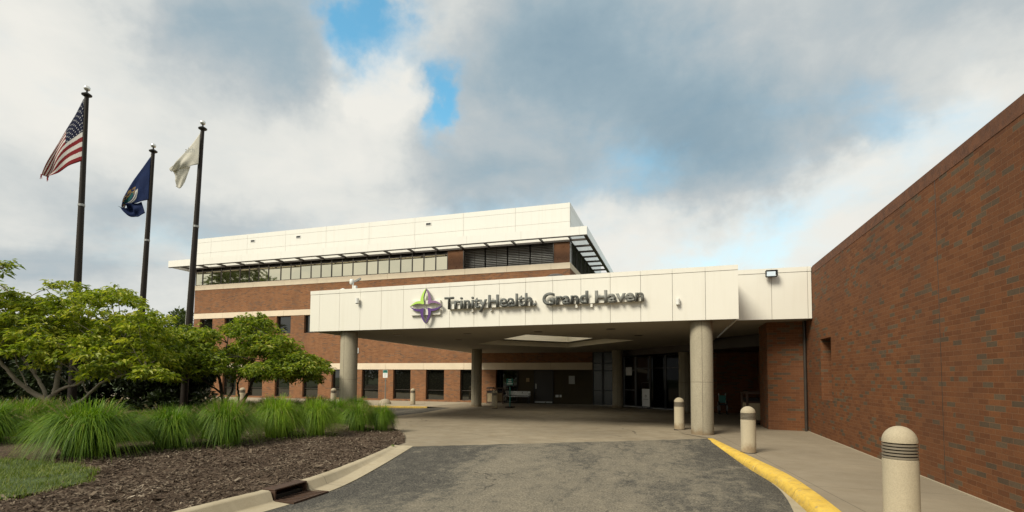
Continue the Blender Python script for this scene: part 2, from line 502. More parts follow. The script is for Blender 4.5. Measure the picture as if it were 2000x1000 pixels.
def thing(name, label, cat, loc=(0, 0, 0), group=None, rz=0):
    o = bpy.data.objects.new(name, None)
    o.empty_display_size = 0.2
    COL.objects.link(o)
    o.location = loc
    o.rotation_euler.z = rz
    ORG[o.name] = Vector(loc)
    return tag(o, label, cat, group)


def copy_tree(o, parent=None):
    c = o.copy()
    COL.objects.link(c)
    c.parent = parent
    for ch in list(o.children):
        copy_tree(ch, c)
    return c


def dup(root, loc, rz, label):
    c = copy_tree(root)
    c.location = loc
    c.rotation_euler.z = rz
    ORG[c.name] = Vector(loc)
    c['label'] = label
    return c


def smooth_path(pts, per=8):
    pts = [Vector(p) for p in pts]
    out = []
    for i in range(len(pts) - 1):
        p0, p1, p2, p3 = pts[max(i - 1, 0)], pts[i], pts[i + 1], pts[min(i + 2, len(pts) - 1)]
        for k in range(per):
            t = k / per
            out.append(0.5 * ((2 * p1) + (p2 - p0) * t + (2 * p0 - 5 * p1 + 4 * p2 - p3) * t * t + (3 * p1 - p0 - 3 * p2 + p3) * t ** 3))
    out.append(pts[-1])
    return out


def sweep(path, prof, zf=None):
    """profile of (side offset, height) carried along a level path; positive offset is to the path's right"""
    mb = MB()
    rows = []
    k = len(path)
    for i, p in enumerate(path):
        d = (path[min(i + 1, k - 1)] - path[max(i - 1, 0)])
        d.z = 0
        d.normalize()
        sd = Vector((d.y, -d.x, 0))
        rows.append([p + sd * (q(p) if callable(q) else q) + Vector((0, 0, h(p) if callable(h) else h)) for q, h in prof])
    mb.grid(rows)
    mb.f.append(tuple(range(len(prof))))
    b = len(mb.v) - len(prof)
    mb.f.append(tuple(range(b, b + len(prof)))[::-1])
    return mb


def sheet(name, poly, mtl, zf, cuts=(), kind='structure', jitter=None):
    """one level sheet cut along the given planes and laid to zf(x, y)"""
    bm = bmesh.new()
    bm.faces.new([bm.verts.new((x, y, 0)) for x, y in poly])
    bmesh.ops.triangulate(bm, faces=bm.faces[:])
    for co, no in cuts:
        bmesh.ops.bisect_plane(bm, geom=bm.verts[:] + bm.edges[:] + bm.faces[:], plane_co=(*co, 0), plane_no=(*no, 0), dist=1e-5)
    for v in bm.verts:
        v.co.z = zf(v.co.x, v.co.y)
    bmesh.ops.recalc_face_normals(bm, faces=bm.faces[:])
    if sum(f.normal.z for f in bm.faces) < 0:
        bmesh.ops.reverse_faces(bm, faces=bm.faces[:])
    me = bpy.data.meshes.new(name)
    bm.to_mesh(me)
    bm.free()
    me.materials.append(M[mtl])
    o = bpy.data.objects.new(name, me)
    COL.objects.link(o)
    if kind:
        o['kind'] = kind
    return o


def wall_holes(mb, a0, a1, z0, z1, holes, place, depth):
    """a wall face with rectangular openings and their reveals; place(a, z, d) gives the point d behind the face"""
    xs = sorted({a0, a1} | {h[0] for h in holes} | {h[1] for h in holes})
    zs = sorted({z0, z1} | {h[2] for h in holes} | {h[3] for h in holes})
    xs = [x for x in xs if a0 <= x <= a1]
    zs = [z for z in zs if z0 <= z <= z1]
    for i in range(len(xs) - 1):
        for j in range(len(zs) - 1):
            cx, cz = (xs[i] + xs[i + 1]) / 2, (zs[j] + zs[j + 1]) / 2
            if any(h[0] < cx < h[1] and h[2] < cz < h[3] for h in holes):
                continue
            mb.quad(place(xs[i], zs[j], 0), place(xs[i + 1], zs[j], 0), place(xs[i + 1], zs[j + 1], 0), place(xs[i], zs[j + 1], 0))
    for (p, q, b, t) in holes:
        mb.quad(place(p, b, 0), place(p, t, 0), place(p, t, depth), place(p, b, depth))
        mb.quad(place(q, b, 0), place(q, b, depth), place(q, t, depth), place(q, t, 0))
        mb.quad(place(p, t, 0), place(q, t, 0), place(q, t, depth), place(p, t, depth))
        mb.quad(place(p, b, 0), place(p, b, depth), place(q, b, depth), place(q, b, 0))



def ony(px, py, y):
    v = fwd * FOC + rt * (px - 1000) - up * (py - CY)
    return EYE + v * (y / v.y)


def onx(px, py, x):
    v = fwd * FOC + rt * (px - 1000) - up * (py - CY)
    return EYE + v * (x / v.x)


def part_at(mb, name, mtl, parent, loc, **kw):
    """a part built round its own origin and set at loc (world)"""
    o = mb.build(name, mtl, None, **kw)
    o.parent = parent
    o.location = Vector(loc) - origin(parent)
    ORG[o.name] = o.location.copy()
    return o


from mathutils import noise as mnoise
sm = lambda t: (lambda q: q * q * (3 - 2 * q))(max(0, min(1, t)))

# ------------------------------------------------------------------ ground
LA, LN = Vector((-5.65, 10.42)), Vector((0.525, -0.851))     # asphalt / concrete joint and its normal towards the street


def road_z(x, y):
    return -0.13 * sm(((x - LA.x) * LN.x + (y - LA.y) * LN.y) / 4.2) - 0.002


ycuts = [((0, 17), (0, 1)), ((0, 30), (0, 1))]
sheet('ground', [(-500, -500), (500, -500), (500, 500), (-500, 500)], 'turf', lambda x, y: -0.5)
LK = [(-5.7, -6, 0), (-5.6, -2, 0), (-5.5, 2, 0), (-5.47, 4.5, 0), (-5.38, 5.7, 0), (-5.37, 6.7, 0), (-5.6, 8.1, 0), (-5.88, 9.4, 0), (-6.14, 10.35, 0)]
RK = [(0.95, 14.42, 0), (1.25, 12.6, 0), (1.52, 11.0, 0), (1.76, 9.53, 0), (1.85, 8.2, 0), (1.87, 7.05, 0), (1.86, 5, 0), (1.8, 2, 0), (1.7, -2, 0), (1.6, -6, 0)]
lk, rk = smooth_path(LK, 10), smooth_path(RK, 10)
shift = lambda path, o: [(p.x + o, p.y) for p in path]
rng = random.Random(3)
edge = []
for i in range(1, 40):                                       # the ragged edge of the asphalt against the concrete
    t = i / 40
    edge.append((-5.75 + t * 6.6 + LN.x * rng.uniform(-.05, .05), 10.36 + t * 4.07 + LN.y * rng.uniform(-.05, .05)))
road_poly = shift(lk, 0.25) + edge + shift(rk, -0.1)
cuts = [((LA.x + LN.x * d, LA.y + LN.y * d), LN) for d in [q * 0.3 for q in range(1, 16)]]
sheet('road', road_poly, 'asphalt', road_z, cuts)
sheet('car_park', [(-60, -60), (40, -60), (40, -6), (1.5, -6), (-5.5, -6), (-60, -6)], 'asphalt', lambda x, y: -0.134)
sheet('driveway', [(-5.85, 9.9), (0.98, 14.1), (0.98, 14.5), (3.83, 16), (3.83, 33), (-13.4, 33), (-13.4, 26.1), (-11.6, 25.6), (-10.9, 21), (-10.8, 18.4),
                   (-10, 16.7), (-8, 13.5), (-6.95, 12.25), (-6.1, 10.5)], 'pad', lambda x, y: gz(x, y) - 0.012 - (0.05 if y < 10.3 else 0), ycuts)
side_walk = [(p.x - 0.02, p.y) for p in rk] + [(3.83, -6), (3.83, 27.4), (0.9, 27.4), (0.25, 22), (-0.05, 17.6), (0.2, 15.5)]
sheet('sidewalk', side_walk, 'walk', lambda x, y: gz(x, y) + 0.002, ycuts)
FK = [(-13.2, 26.1, 0), (-15, 25.85, 0), (-17.4, 25.3, 0), (-20, 23.5, 0), (-24, 20.9, 0), (-30, 18.6, 0), (-45, 15, 0)]
fk = smooth_path(FK, 6)
sheet('far_road', [(-10.6, 18.2), (-10.7, 26.2)] + [(p.x, p.y + .1) for p in fk] + [(-45, 11), (-30, 14.5), (-20, 17.5)], 'asphalt',
      lambda x, y: gz(x, y) - 0.016 - 0.09 * sm((-11.6 - x) / 2.5), [((-11.6 - q * .5, 0), (1, 0)) for q in range(6)] + ycuts)
sheet('far_sidewalk', [(p.x, p.y) for p in fk] + [(-60, 15), (-60, 34), (-13.2, 34)], 'far_walk', lambda x, y: gz(x, y) - 0.004, ycuts + [((0, 21 + q), (0, 1)) for q in range(9)])


def bed_z(x, y):
    edge_rise = sm((-6.0 - x) / 4) * 0.10
    v = Vector((x, y, 0))
    return gz(x, y) + 0.012 + edge_rise + 0.035 * mnoise.noise(v * 1.1) + 0.028 * mnoise.noise(v * 4.3) + 0.018 * mnoise.noise(v * 11)


bed = [(p.x + 0.02, p.y) for p in lk] + [(-6.12, 10.9), (-6.5, 11.6), (-6.98, 12.4), (-7.4, 12.9), (-8.1, 13.7), (-10.1, 16.9), (-10.85, 18.4), (-13, 19.4), (-20, 18.6), (-30, 14.6), (-45, 11), (-45, -6)]
bc = [((x * 0.12 - 12, 0), (1, 0)) for x in range(54)] + [((0, y * 0.12 + 3.4), (0, 1)) for y in range(84)] + [((-14 - q, 0), (1, 0)) for q in range(12)]
sheet('mulch_bed', bed, 'mulch', bed_z, bc)
lawn = [(-7.85, 4.3), (-7.9, 5.1), (-8.5, 5.6), (-9.2, 5.8), (-10.7, 5.75), (-14, 5.6), (-20, 5), (-20, 1), (-9, 1), (-8.1, 3.2)]
sheet('lawn', lawn, 'turf', lambda x, y: bed_z(x, y) + 0.02, [((-20 + q * .4, 0), (1, 0)) for q in range(31)] + [((0, 1 + q * .4), (0, 1)) for q in range(12)])

kp = lambda w: [(0, -0.3), (0, 0.010), (0.02, 0.022), (w - .04, 0.022), (w, 0.006)]
zr = lambda p: road_z(p.x, p.y)
lprof = kp(0.17) + [(0.215, lambda p: zr(p) * .8 + .004), (0.25, lambda p: zr(p) + .016), (0.50, lambda p: zr(p) + .005), (0.50, -0.3)]
i0 = min(range(len(lk)), key=lambda i: abs(lk[i].y - 5.72))
i1 = min(range(len(lk)), key=lambda i: abs(lk[i].y - 6.36))
for seg in (lk[:i0 + 1], lk[i1:]):
    o = sweep(seg, lprof).build('kerb', 'kerb', None, smooth=True, angle=50)
    o['kind'] = 'structure'
wf = lambda p: 0.15 + 0.07 * sm((14.4 - p.y) / 5)
rprof = [(0, -0.3), (0, 0.006), (0.015, 0.010), (lambda p: wf(p) - .03, 0.010), (wf, -0.006), (lambda p: wf(p) + .05, lambda p: zr(p) * .9), (lambda p: wf(p) + .06, -0.3)]
j0 = 24
for seg in (rk[:j0 + 1], rk[j0:]):
    sg = [p.copy() for p in seg]
    if seg[0] is rk[0]:
        sg[-1] = sg[-1] + (sg[-2] - sg[-1]).normalized() * 0.02
    o = sweep(sg, rprof).build('yellow_kerb', 'yellow', None, smooth=True, angle=50)
    o['kind'] = 'structure'
gut = [p for p in rk if p.y < 9.4]
o = sweep(gut, [(0.2, -.3), (.2, lambda p: zr(p) + .006), (lambda p: .28 + .22 * sm((9.3 - p.y) / 3), lambda p: zr(p) + .006), (lambda p: .28 + .22 * sm((9.3 - p.y) / 3), -.3)]).build('gutter', 'kerb')
o['kind'] = 'structure'
o = sweep([Vector((p.x, p.y, 0)) for p in fk][::-1], [(-.02, -.4), (-.02, lambda p: gz(p.x, p.y) + .004), (.16, lambda p: gz(p.x, p.y) + .004), (.19, lambda p: gz(p.x, p.y) - .02), (.2, -.4)]).build('yellow_kerb', 'yellow')
o['kind'] = 'structure'
# pale caulk line along the foot of the wing
MB().box(3.79, 3.835, -6, 17.5, 0.001, 0.012).build('wall_joint', 'far_walk')['kind'] = 'structure'

# ------------------------------------------------------------------ three storey building
K = 32.5 / 31
YB = 32.5
bx = lambda x: x * K
bz = lambda z: 1.57 + (z - 1.57) * K
XL, XR, XE = bx(-36.4), bx(-6.1), -4.95
ZT = bz(12.48)
office = thing('office_building', 'three storey brick office building with white parapet, cream bands and a ribbon of mirrored windows', 'building', (-22, YB, -0.14))
ci = [bx(-13.39 - 2.487 * k) for k in range(10)]
g_holes = [(x, x + 1.40, -0.02, 2.08) for x in ci]
f_holes = [(x, x + 1.36, bz(4.72), bz(6.03)) for x in ci]
xr0 = ony(968, 750, YB).x
rec = (xr0, XE, -0.16, 2.08)
mb = MB()
zA0, zA1 = bz(8.33), bz(8.71)
wall_holes(mb, XL, XE, -0.5, 4.2, [g for g in g_holes if g[0] > XL] + [rec], lambda a, z, d: (a, YB + d, z), 0.30)
wall_holes(mb, XL, XR, 4.2, zA1, [f for f in f_holes if f[0] > XL], lambda a, z, d: (a, YB + d, z), 0.30)
mb.quad((XR, YB, 4.2), (XR, 47, 4.2), (XR, 47, zA1), (XR, YB, zA1))
mb.quad((XL, YB, -0.5), (XL, YB, zA1), (XL, 47, zA1), (XL, 47, -0.5))
mb.quad((XL, 47, -.5), (XL, 47, zA1), (XR, 47, zA1), (XR, 47, -.5))
mb.build('wall', 'brick_far', office)
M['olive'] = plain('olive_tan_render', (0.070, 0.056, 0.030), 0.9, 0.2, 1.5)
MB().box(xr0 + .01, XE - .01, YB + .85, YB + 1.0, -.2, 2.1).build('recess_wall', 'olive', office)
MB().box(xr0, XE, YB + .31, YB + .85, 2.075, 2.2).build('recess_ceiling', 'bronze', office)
# stone bands with open joints
for z0, z1, xr in ((bz(2.06), bz(2.49), XE), (bz(6.04), bz(6.45), XR), (zA0, zA1, XR)):
    mb = MB()
    x = XL
    while x < xr - .01:
        x2 = min(x + 3.05, xr + (0.02 if xr == XR else 0))
        mb.box(x + .006, x2 - .006, YB - .025, YB + .03, z0, z1)
        x = x2
    if xr == XR:
        for q in range(4):
            mb.box(XR - .03, XR + .025, YB + .035 + q * 3.05, YB + 3.05 + q * 3.05 - .012 + .02, z0, z1)
    mb.build('stone_band', 'stone', office, bevel=.006)


def window(parent, x0, x1, z0, z1, y, gl, mull=(), rail=(), fw=0.055, nm='window'):
    mb = MB()
    d = 0.09
    mb.box(x0, x0 + fw, y - d, y, z0, z1).box(x1 - fw, x1, y - d, y, z0, z1)
    mb.box(x0 + fw, x1 - fw, y - d, y, z0, z0 + fw).box(x0 + fw, x1 - fw, y - d, y, z1 - fw, z1)
    for q in mull:
        mb.box(q - .02, q + .02, y - d + .005, y, z0 + fw, z1 - fw)
    for q in rail:
        mb.box(x0 + fw, x1 - fw, y - d + .01, y, q - .018, q + .018)
    o = mb.build(nm, 'bronze', parent)
    MB().box(x0 + .01, x1 - .01, y - .03, y + .02, z0 + .01, z1 - .01).build('pane', gl, o)
    return o


for h in g_holes:
    window(office, h[0], h[1], h[2], h[3], YB + .26, 'glass_dark', rail=(bz(.68),))
for h in f_holes:
    window(office, h[0], h[1], h[2], h[3], YB + .26, 'glass_dark')
# ribbon of mirrored panes
mx = [-36.4, -35.69, -34.74, -33.8, -32.9, -31.95, -31.05, -30.13, -29.22, -28.08, -27.17, -26.28, -25.36, -24.49, -23.58, -22.67, -21.78, -20.64, -19.75, -18.85, -17.95, -17.05, -16.17, -15.28, -14.4]
zs, zh, zt = bz(8.72), bz(9.77), bz(10.12)
for a, b in zip(mx[:-1], mx[1:]):
    o = window(office, bx(a), bx(b), zs, zt, YB + .12, 'glass_header', rail=(), fw=.045)
    t0, t1, t2 = (rng.uniform(-.008, .008) for _ in range(3))      # no two panes sit quite true
    MB().quad((bx(a) + .03, YB + .05 + t0, zs + .04), (bx(b) - .03, YB + .05 + t1, zs + .04), (bx(b) - .03, YB + .05 + t1 + t2, zh + .01), (bx(a) + .03, YB + .05 + t0 + t2, zh + .01)).build('pane', 'glass_ribbon', o)
    MB().box(bx(a), bx(b), YB + .024, YB + .115, zh, zh + .05).build('rail', 'bronze', o)


def metal_panel(x0, x1):
    MB().box(x0, x1, YB + .02, YB + .12, zs, zt).build('metal_panel', 'brownpanel', office, bevel=.01)


lv = [ony(q, 495, YB).x for q in (905.4, 947.4, 990.9, 1035, 1080.8)]
metal_panel(bx(-14.4), lv[0] - .03)
metal_panel(lv[-1] + .03, XR - .02)
for a, b in zip(lv[:-1], lv[1:]):
    mb = MB()
    mb.box(a - .03, a + .03, YB - .01, YB + .12, zs, zt).box(b - .03, b + .03, YB - .01, YB + .12, zs, zt)
    for q in range(12):
        z = zs + .03 + q * (zt - zs - .06) / 12
        mb.bar((a + .03, YB + .05, z + .05), (b - .03, YB + .05, z + .05), .07, .02, (0, .6, .8))
    mb.box((a + b) / 2 - .015, (a + b) / 2 + .015, YB + .09, YB + .12, zs, zt)
    mb.build('louvre', 'bronze', office)
MB().box(bx(-14.3), XR - .3, YB + .6, YB + .7, zs, zt).build('louvre_backing', 'grey_metal', office)
# ribbon on the east side
ey = [YB + .05, YB + .75] + [YB + .75 + 1.7 * q for q in range(1, 8)]
for i, (a, b) in enumerate(zip(ey[:-1], ey[1:])):
    if i == 0:
        MB().box(XR - .12, XR - .03, a, b, zs, zt).build('metal_panel', 'grey_metal', office)
        continue
    mb = MB()
    mb.box(XR - .12, XR, a - .03, a + .03, zs, zt)
    for q in range(12):
        z = zs + .03 + q * (zt - zs - .06) / 12
        mb.bar((XR - .06, a + .03, z + .05), (XR - .06, b - .03, z + .05), .07, .02, (.6, 0, .8))
    mb.build('louvre', 'bronze', office)
MB().box(XR - .5, XR - .4, YB + 1, 46, zs, zt).build('louvre_backing', 'glass_header', office)
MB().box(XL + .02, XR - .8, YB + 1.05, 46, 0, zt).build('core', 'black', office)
# parapet panels: three courses, joints every two rafters
zp = [bz(10.13), bz(11.29), bz(12.14), ZT]
mb = MB()
x = XL
seams = [XL, bx(-34.9)] + [bx(-34.9) + 3.78 * q for q in range(1, 9)]
seams = [q for q in seams if q < XR - .5] + [XR]
for a, b in zip(seams[:-1], seams[1:]):
    for z0, z1 in zip(zp[:-1], zp[1:]):
        mb.box(a + .008, b - .008, YB - .005, YB + .06, z0 + .007, z1 - .007)
for q in range(4):
    for z0, z1 in zip(zp[:-1], zp[1:]):
        mb.box(XR - .06, XR + .005, YB + .07 + q * 3.7, YB + 3.76 + q * 3.7 - .014, z0 + .007, z1 - .007)
mb.build('parapet', 'parapet', office)
MB().box(XL + .01, XR - .01, YB + .015, 47, zp[0] - .02, ZT - .02).build('roof', 'panel_edge', office)
for px, py in ((494, 471), (583, 463), (837, 438)):
    p = ony(px, py, YB)
    f = MB().box(p.x - .22, p.x + .22, YB - .03, YB + .02, p.z - .10, p.z + .12).build('scupper', 'white_plastic', office)
    MB().box(p.x - .18, p.x + .18, YB - .034, YB - .028, p.z - .06, p.z + .08).build('scupper_opening', 'black', f)
# open sunshade round the top storey
PE = 1.32
ex0, ex1, ef = XL - PE - .1, XR + PE, YB - PE
ez0, ez1 = bz(10.03), bz(10.53)
sun = MB()
x = ex0
while x < ex1 - .01:
    x2 = min(x + 3.78, ex1)
    sun.box(x + .005, x2 - .005, ef, ef + .10, ez0, ez1)
    x = x2
sun.box(ex0, ex0 + .1, ef + .105, 46, ez0, ez1)
for q in range(4):
    sun.box(ex1 - .1, ex1, ef + .105 + q * 3.7, ef + 3.79 + q * 3.7, ez0, ez1)
shade = sun.build('sunshade', 'parapet', office)
MB().box(ex0 + .01, ex1 - .01, ef + .012, ef + .14, ez0 - .05, ez0 - .004).build('edge_channel', 'bronze', shade)
MB().box(ex1 - .22, ex1 - .01, ef + .15, 46, ez0 - .05, ez0 - .004).build('edge_channel', 'bronze', shade)
MB().box(XL, XR, YB - .10, YB + .01, ez0 - .02, ez0 + .10).build('edge_channel', 'bronze', shade)
rx = [bx(-33.23) + 1.815 * K * 1.0 * q for q in range(-2, 16)]
for q in rx:
    if q < XR + .3:
        MB().box(q - .04, q + .04, ef + .145, YB - .105, ez0 + .0, ez0 + .13).build('rafter', 'bronze', shade)
for q in range(8):
    MB().box(XR + .01, ex1 - .23, YB - .02 + q * 1.62, YB + .06 + q * 1.62, ez0, ez0 + .13).build('rafter', 'bronze', shade)
MB().box(XR + .002, XR + .10, YB + .02, 46, ez0 - .02, ez0 - .005 + .0).build('edge_channel', 'bronze', shade)
# door in the recess
dx0, dx1 = ony(1043, 750, YB + .85).x, ony(1081, 750, YB + .85).x
dr = MB().box(dx0 + .06, dx1 - .06, YB + .80, YB + .85, -.13, 2.02).build('door', 'grey_metal', office)
dr.data.materials[0] = plain('grey_door_paint', (0.055, 0.052, 0.046), 0.6)
MB().box(dx0, dx0 + .06, YB + .76, YB + .86, -.15, 2.08).box(dx1 - .06, dx1, YB + .76, YB + .86, -.15, 2.08).box(dx0 + .06, dx1 - .06, YB + .76, YB + .86, 2.02, 2.08).build('frame', 'black', dr)
MB().box(dx0 + .13, dx0 + .19, YB + .74, YB + .80, .82, 1.16).build('handle', 'alu', dr)
MB().box(dx0 + .07, dx1 - .07, YB + .77, YB + .80, -.12, -.02).build('kick_plate', 'alu', dr)
# recess window left of the bench
window(office, xr0 + .03, xr0 + 1.3, -.1, 2.06, YB + .83, 'glass_dark')

# ------------------------------------------------------------------ glass entrance
entry = thing('glass_entrance', 'dark bronze framed glass entrance doors at the back of the drive-through canopy', 'entrance', (-1, 30, -0.14))


def glazing(a, b, n, z1, rails, nm):
    a, b = Vector((*a, 0)), Vector((*b, 0))
    e = (b - a).normalized()
    nv = Vector((e.y, -e.x, 0))
    for i in range(n):
        p, q = a.lerp(b, i / n), a.lerp(b, (i + 1) / n)
        mb = MB()
        for c in (p, q):
            mb.bar(c + Vector((0, 0, -.14)) + e * (.035 if c is p else -.035), c + Vector((0, 0, z1)) + e * (.035 if c is p else -.035), .06, .10, e)
        for r in rails:
            mb.bar(p + e * .07 + Vector((0, 0, r)), q - e * .07 + Vector((0, 0, r)), .09, .06)
        o = mb.build(nm, 'black', entry)
        g = MB()
        g.bar(p + e * .03 - nv * .01 + Vector((0, 0, (z1 - .14) / 2)), q - e * .03 - nv * .01 + Vector((0, 0, (z1 - .14) / 2)), .02, z1 + .12)
        g.build('pane', 'glass_entry' if nm != 'storefront' else 'glass_store', o)


M['glass_entry'] = glass('dark_entrance_glass', (0.004, 0.005, 0.004), (0.0, (0.8, 0.8, 0.75)), 0.03, 1.14)
M['glass_store'] = glass('frosted_store_glass', (0.016, 0.015, 0.012), (0.02, (0.8, 0.8, 0.75)), 0.25)
glazing((XE, YB + .1), (-3.0, YB + .1), 3, 3.3, (-.1, .78, 2.02, 2.5, 3.2), 'storefront')
glazing((-2.95, YB - .2), (-2.2, YB - .95), 1, 2.9, (-.1, .85, 2.05), 'sidelight')
glazing((-2.2, YB - .95), (1.25, 28.1), 4, 2.9, (-.1, 2.15), 'door')
MB().prism([(1.25, 28.1), (2.0, 27.35), (3.83, 27.35), (3.83, 30), (1.3, 30)], -.14, 3.4).build('brick_pier', 'brick', entry)
MB().prism([(-2.6, 30.35), (3.82, 21.2), (3.82, 27.34), (2.0, 27.34), (-2.9, 32.35), (-3.6, 32.3)], 2.86, 3.5).build('bulkhead', 'bronze', entry)
pn = MB()
pn.bar((-2.83, YB - .42, 1.98), (-2.45, YB - .80, 1.98), .03, .5).build('notice_panel', 'signwhite', entry)

# ------------------------------------------------------------------ canopy
A0, A1 = Vector((-12.66, 15.5, 0)), Vector((1.68, 15.0, 0))
ce = (A1 - A0).normalized()
cn = Vector((ce.y, -ce.x, 0))
LEN = (A1 - A0).length
ZS, ZC = 3.19, 4.67
canopy = thing('entrance_canopy', 'long white drive-through canopy on round concrete columns in front of the hospital entrance', 'canopy', (-5.5, 15.25, 0))
cp = lambda t, o, z: A0 + ce * t + cn * o + Vector((0, 0, z))


def cbox(mb, t0, t1, o0, o1, z0, z1):
    i = len(mb.v)
    mb.v += [tuple(cp(t, o, z)) for z in (z0, z1) for o in (o1, o0) for t in (t0, t1)]
    for f in ((0, 2, 3, 1), (4, 5, 7, 6), (0, 1, 5, 4), (2, 6, 7, 3), (0, 4, 6, 2), (1, 3, 7, 5)):
        mb.f.append(tuple(i + q for q in f))


seam = [0] + [q for q in [(-7.01 + 0.872 * k + 12.66) / ce.x for k in range(-6, 11)] if .2 < q < LEN - .1] + [LEN]
mb = MB()
for a, b in zip(seam[:-1], seam[1:]):
    cbox(mb, a + .005, b - .005, -.04, 0, ZS, 4.525)
    cbox(mb, a + .003, b - .003, -.05, .008, 4.537, ZC)
mb.build('fascia', 'panel', canopy)
mb = MB()
cbox(mb, .02, LEN - .02, -.2, -.041, ZS + .01, ZC - .02)
mb.build('fascia_backing', 'panel_edge', canopy)
MB().prism([(-12.655, 15.56), (-12.56, 15.56), (-13.0, 32.4), (-13.1, 32.4)], ZS, ZC).build('side_fascia', 'panel', canopy)
MB().box(1.63, 1.67, 15.21, 22, ZS, ZC - .005).build('side_fascia', 'panel', canopy)
D_out = [(-9.18, 23.4), (-5.35, 18.65), (-1.64, 22.5), (-5.48, 27.2)]
D_in = [(-8.1, 23.25), (-5.3, 19.85), (-2.7, 22.6), (-5.28, 26.15)]


def holed(name, outer, inner, z, mtl, parent):
    bm = bmesh.new()
    es = []
    for loop in (outer, inner):
        vs = [bm.verts.new((x, y, z)) for x, y in loop]
        es += [bm.edges.new((vs[i], vs[(i + 1) % len(vs)])) for i in range(len(vs))]
    bmesh.ops.triangle_fill(bm, use_beauty=True, use_dissolve=False, edges=es)
    bmesh.ops.recalc_face_normals(bm, faces=bm.faces[:])
    mb = MB()
    bm.verts.index_update()
    mb.v = [tuple(v.co) for v in bm.verts]
    mb.f = [tuple(v.index for v in f.verts) for f in bm.faces]
    bm.free()
    return mb.build(name, mtl, parent)


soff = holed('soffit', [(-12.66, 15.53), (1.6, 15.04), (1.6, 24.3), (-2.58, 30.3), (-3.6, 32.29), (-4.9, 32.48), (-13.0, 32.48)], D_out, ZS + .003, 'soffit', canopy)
mb = MB()
for i in range(4):
    a, b = D_out[i], D_out[(i + 1) % 4]
    mb.quad((*a, ZS + .003), (*b, ZS + .003), (*b, 3.42), (*a, 3.42))
cof = mb.build('coffer', 'soffit_white', canopy)
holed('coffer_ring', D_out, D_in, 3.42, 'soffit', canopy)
mb = MB()
for i in range(4):
    a, b = D_in[i], D_in[(i + 1) % 4]
    mb.quad((*a, 3.42), (*b, 3.42), (*b, 4.62), (*a, 4.62))
mb.build('skylight_well', 'soffit_white', canopy)
mt, n = begin('milky_skylight_sheet')
n.new('ShaderNodeOutputMaterial', None, {'Surface': n.new('ShaderNodeBsdfTranslucent', None, {'Color': (0.80, 0.78, 0.72, 1)}).outputs[0]})
M['milky'] = mt
sk = MB()
apex = (-5.35, 22.95, 5.05)
for i in range(4):
    a, b = D_in[i], D_in[(i + 1) % 4]
    sk.quad((*a, 4.63), (*b, 4.63), apex)
sk.build('skylight', 'milky', canopy)
holed('roof', [(-12.66, 15.56), (1.56, 15.1), (1.58, 16.92), (3.82, 16.92), (3.82, 33), (-13.1, 33)], D_in, 4.5, 'roofing', canopy)
mb = MB()
for t, o in ((2.3, 2.2), (5.2, 2.4), (8.0, 2.3), (10.6, 2.0), (3.5, 5.2), (11.2, 4.9), (13.2, 3.2)):
    p = cp(t, -o, 0)
    MB().lathe([(.15, ZS - .012), (.15, ZS + .002)], 20, (p.x, p.y, 0)).build('downlight', 'bronze', canopy)
# link to the wing
mb = MB()
for a, b in ((1.2, 2.77), (2.77, 3.72), (3.72, 3.822)):
    mb.box(a + .005, b - .005, 16.70, 16.76, 3.33, 4.70)
    mb.box(a + .003, b - .003, 16.69, 16.77, 4.712, 4.85)
mb.build('link_fascia', 'panel', canopy)
MB().box(1.2, 3.80, 16.771, 16.9, 3.34, 4.83).build('link_backing', 'panel_edge', canopy)
MB().quad((1.6, 16.78, 3.345), (3.83, 16.78, 3.345), (3.83, 24, 3.345), (1.6, 24, 3.345)).build('link_soffit', 'soffit', canopy)
cols = [((ony(681, 720, 15.95).x, 15.95), 0), ((0.74, 15.5), 0), ((-10.95, 27.75), -.12), ((-3.15, 30.3), -.14), ((0.50, 26.6), -.11)]
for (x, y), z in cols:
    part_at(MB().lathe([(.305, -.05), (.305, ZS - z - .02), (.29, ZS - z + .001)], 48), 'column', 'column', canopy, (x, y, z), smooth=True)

# ------------------------------------------------------------------ brick wing on the right
XW = 3.83
wing = thing('brick_wing', 'long windowless red brick wall with dark mixed bricks and one narrow recessed niche', 'building', (XW, 8, 0))
mb = MB()
niche = (14.95, 15.93, 1.02, 2.66)
wall_holes(mb, -9, 27.42, -.4, 4.82, [niche], lambda a, z, d: (XW + d, a, z), .7)
mb.quad((XW, -9, -.4), (XW, -9, 4.82), (14, -9, 4.82), (14, -9, -.4))
mb.quad((14, -9, -.4), (14, -9, 4.82), (14, 27, 4.82), (14, 27, -.4))
mb.quad((XW + .7, niche[0], niche[2]), (XW + .7, niche[1], niche[2]), (XW + .7, niche[1], niche[3]), (XW + .7, niche[0], niche[3]))
mb.build('wall', 'brick', wing)
MB().box(XW + .02, 14, -8.98, 27, 4.70, 4.80).build('roof', 'roofing', wing)
mb = MB()
y = -9.0
while y < 16.6:
    mb.box(XW - .006, XW + .30, y + .003, y + .099, 4.62, 4.835)
    y += .102
mb.build('coping', 'coping', wing)
MB().prism([(2.78, 17.72), (3.83, 17.56), (3.83, 19.3), (2.78, 19.3)], -.3, 3.345).build('pier', 'brick', wing)
MB().box(XW - .002, XW + .05, 9.292, 9.304, 0.0, 4.62).build('control_joint', 'bronze', wing)
MB().tube([(3.775, 17.47, 0), (3.775, 17.47, 3.34)], .045, 10).build('downspout', 'bronze', wing, smooth=True)

# ------------------------------------------------------------------ lettering on the canopy
sign = thing('wall_sign', 'raised dark lettering reading Trinity Health Grand Haven with green and purple emblem', 'sign', cp(8.5, .1, 3.9))


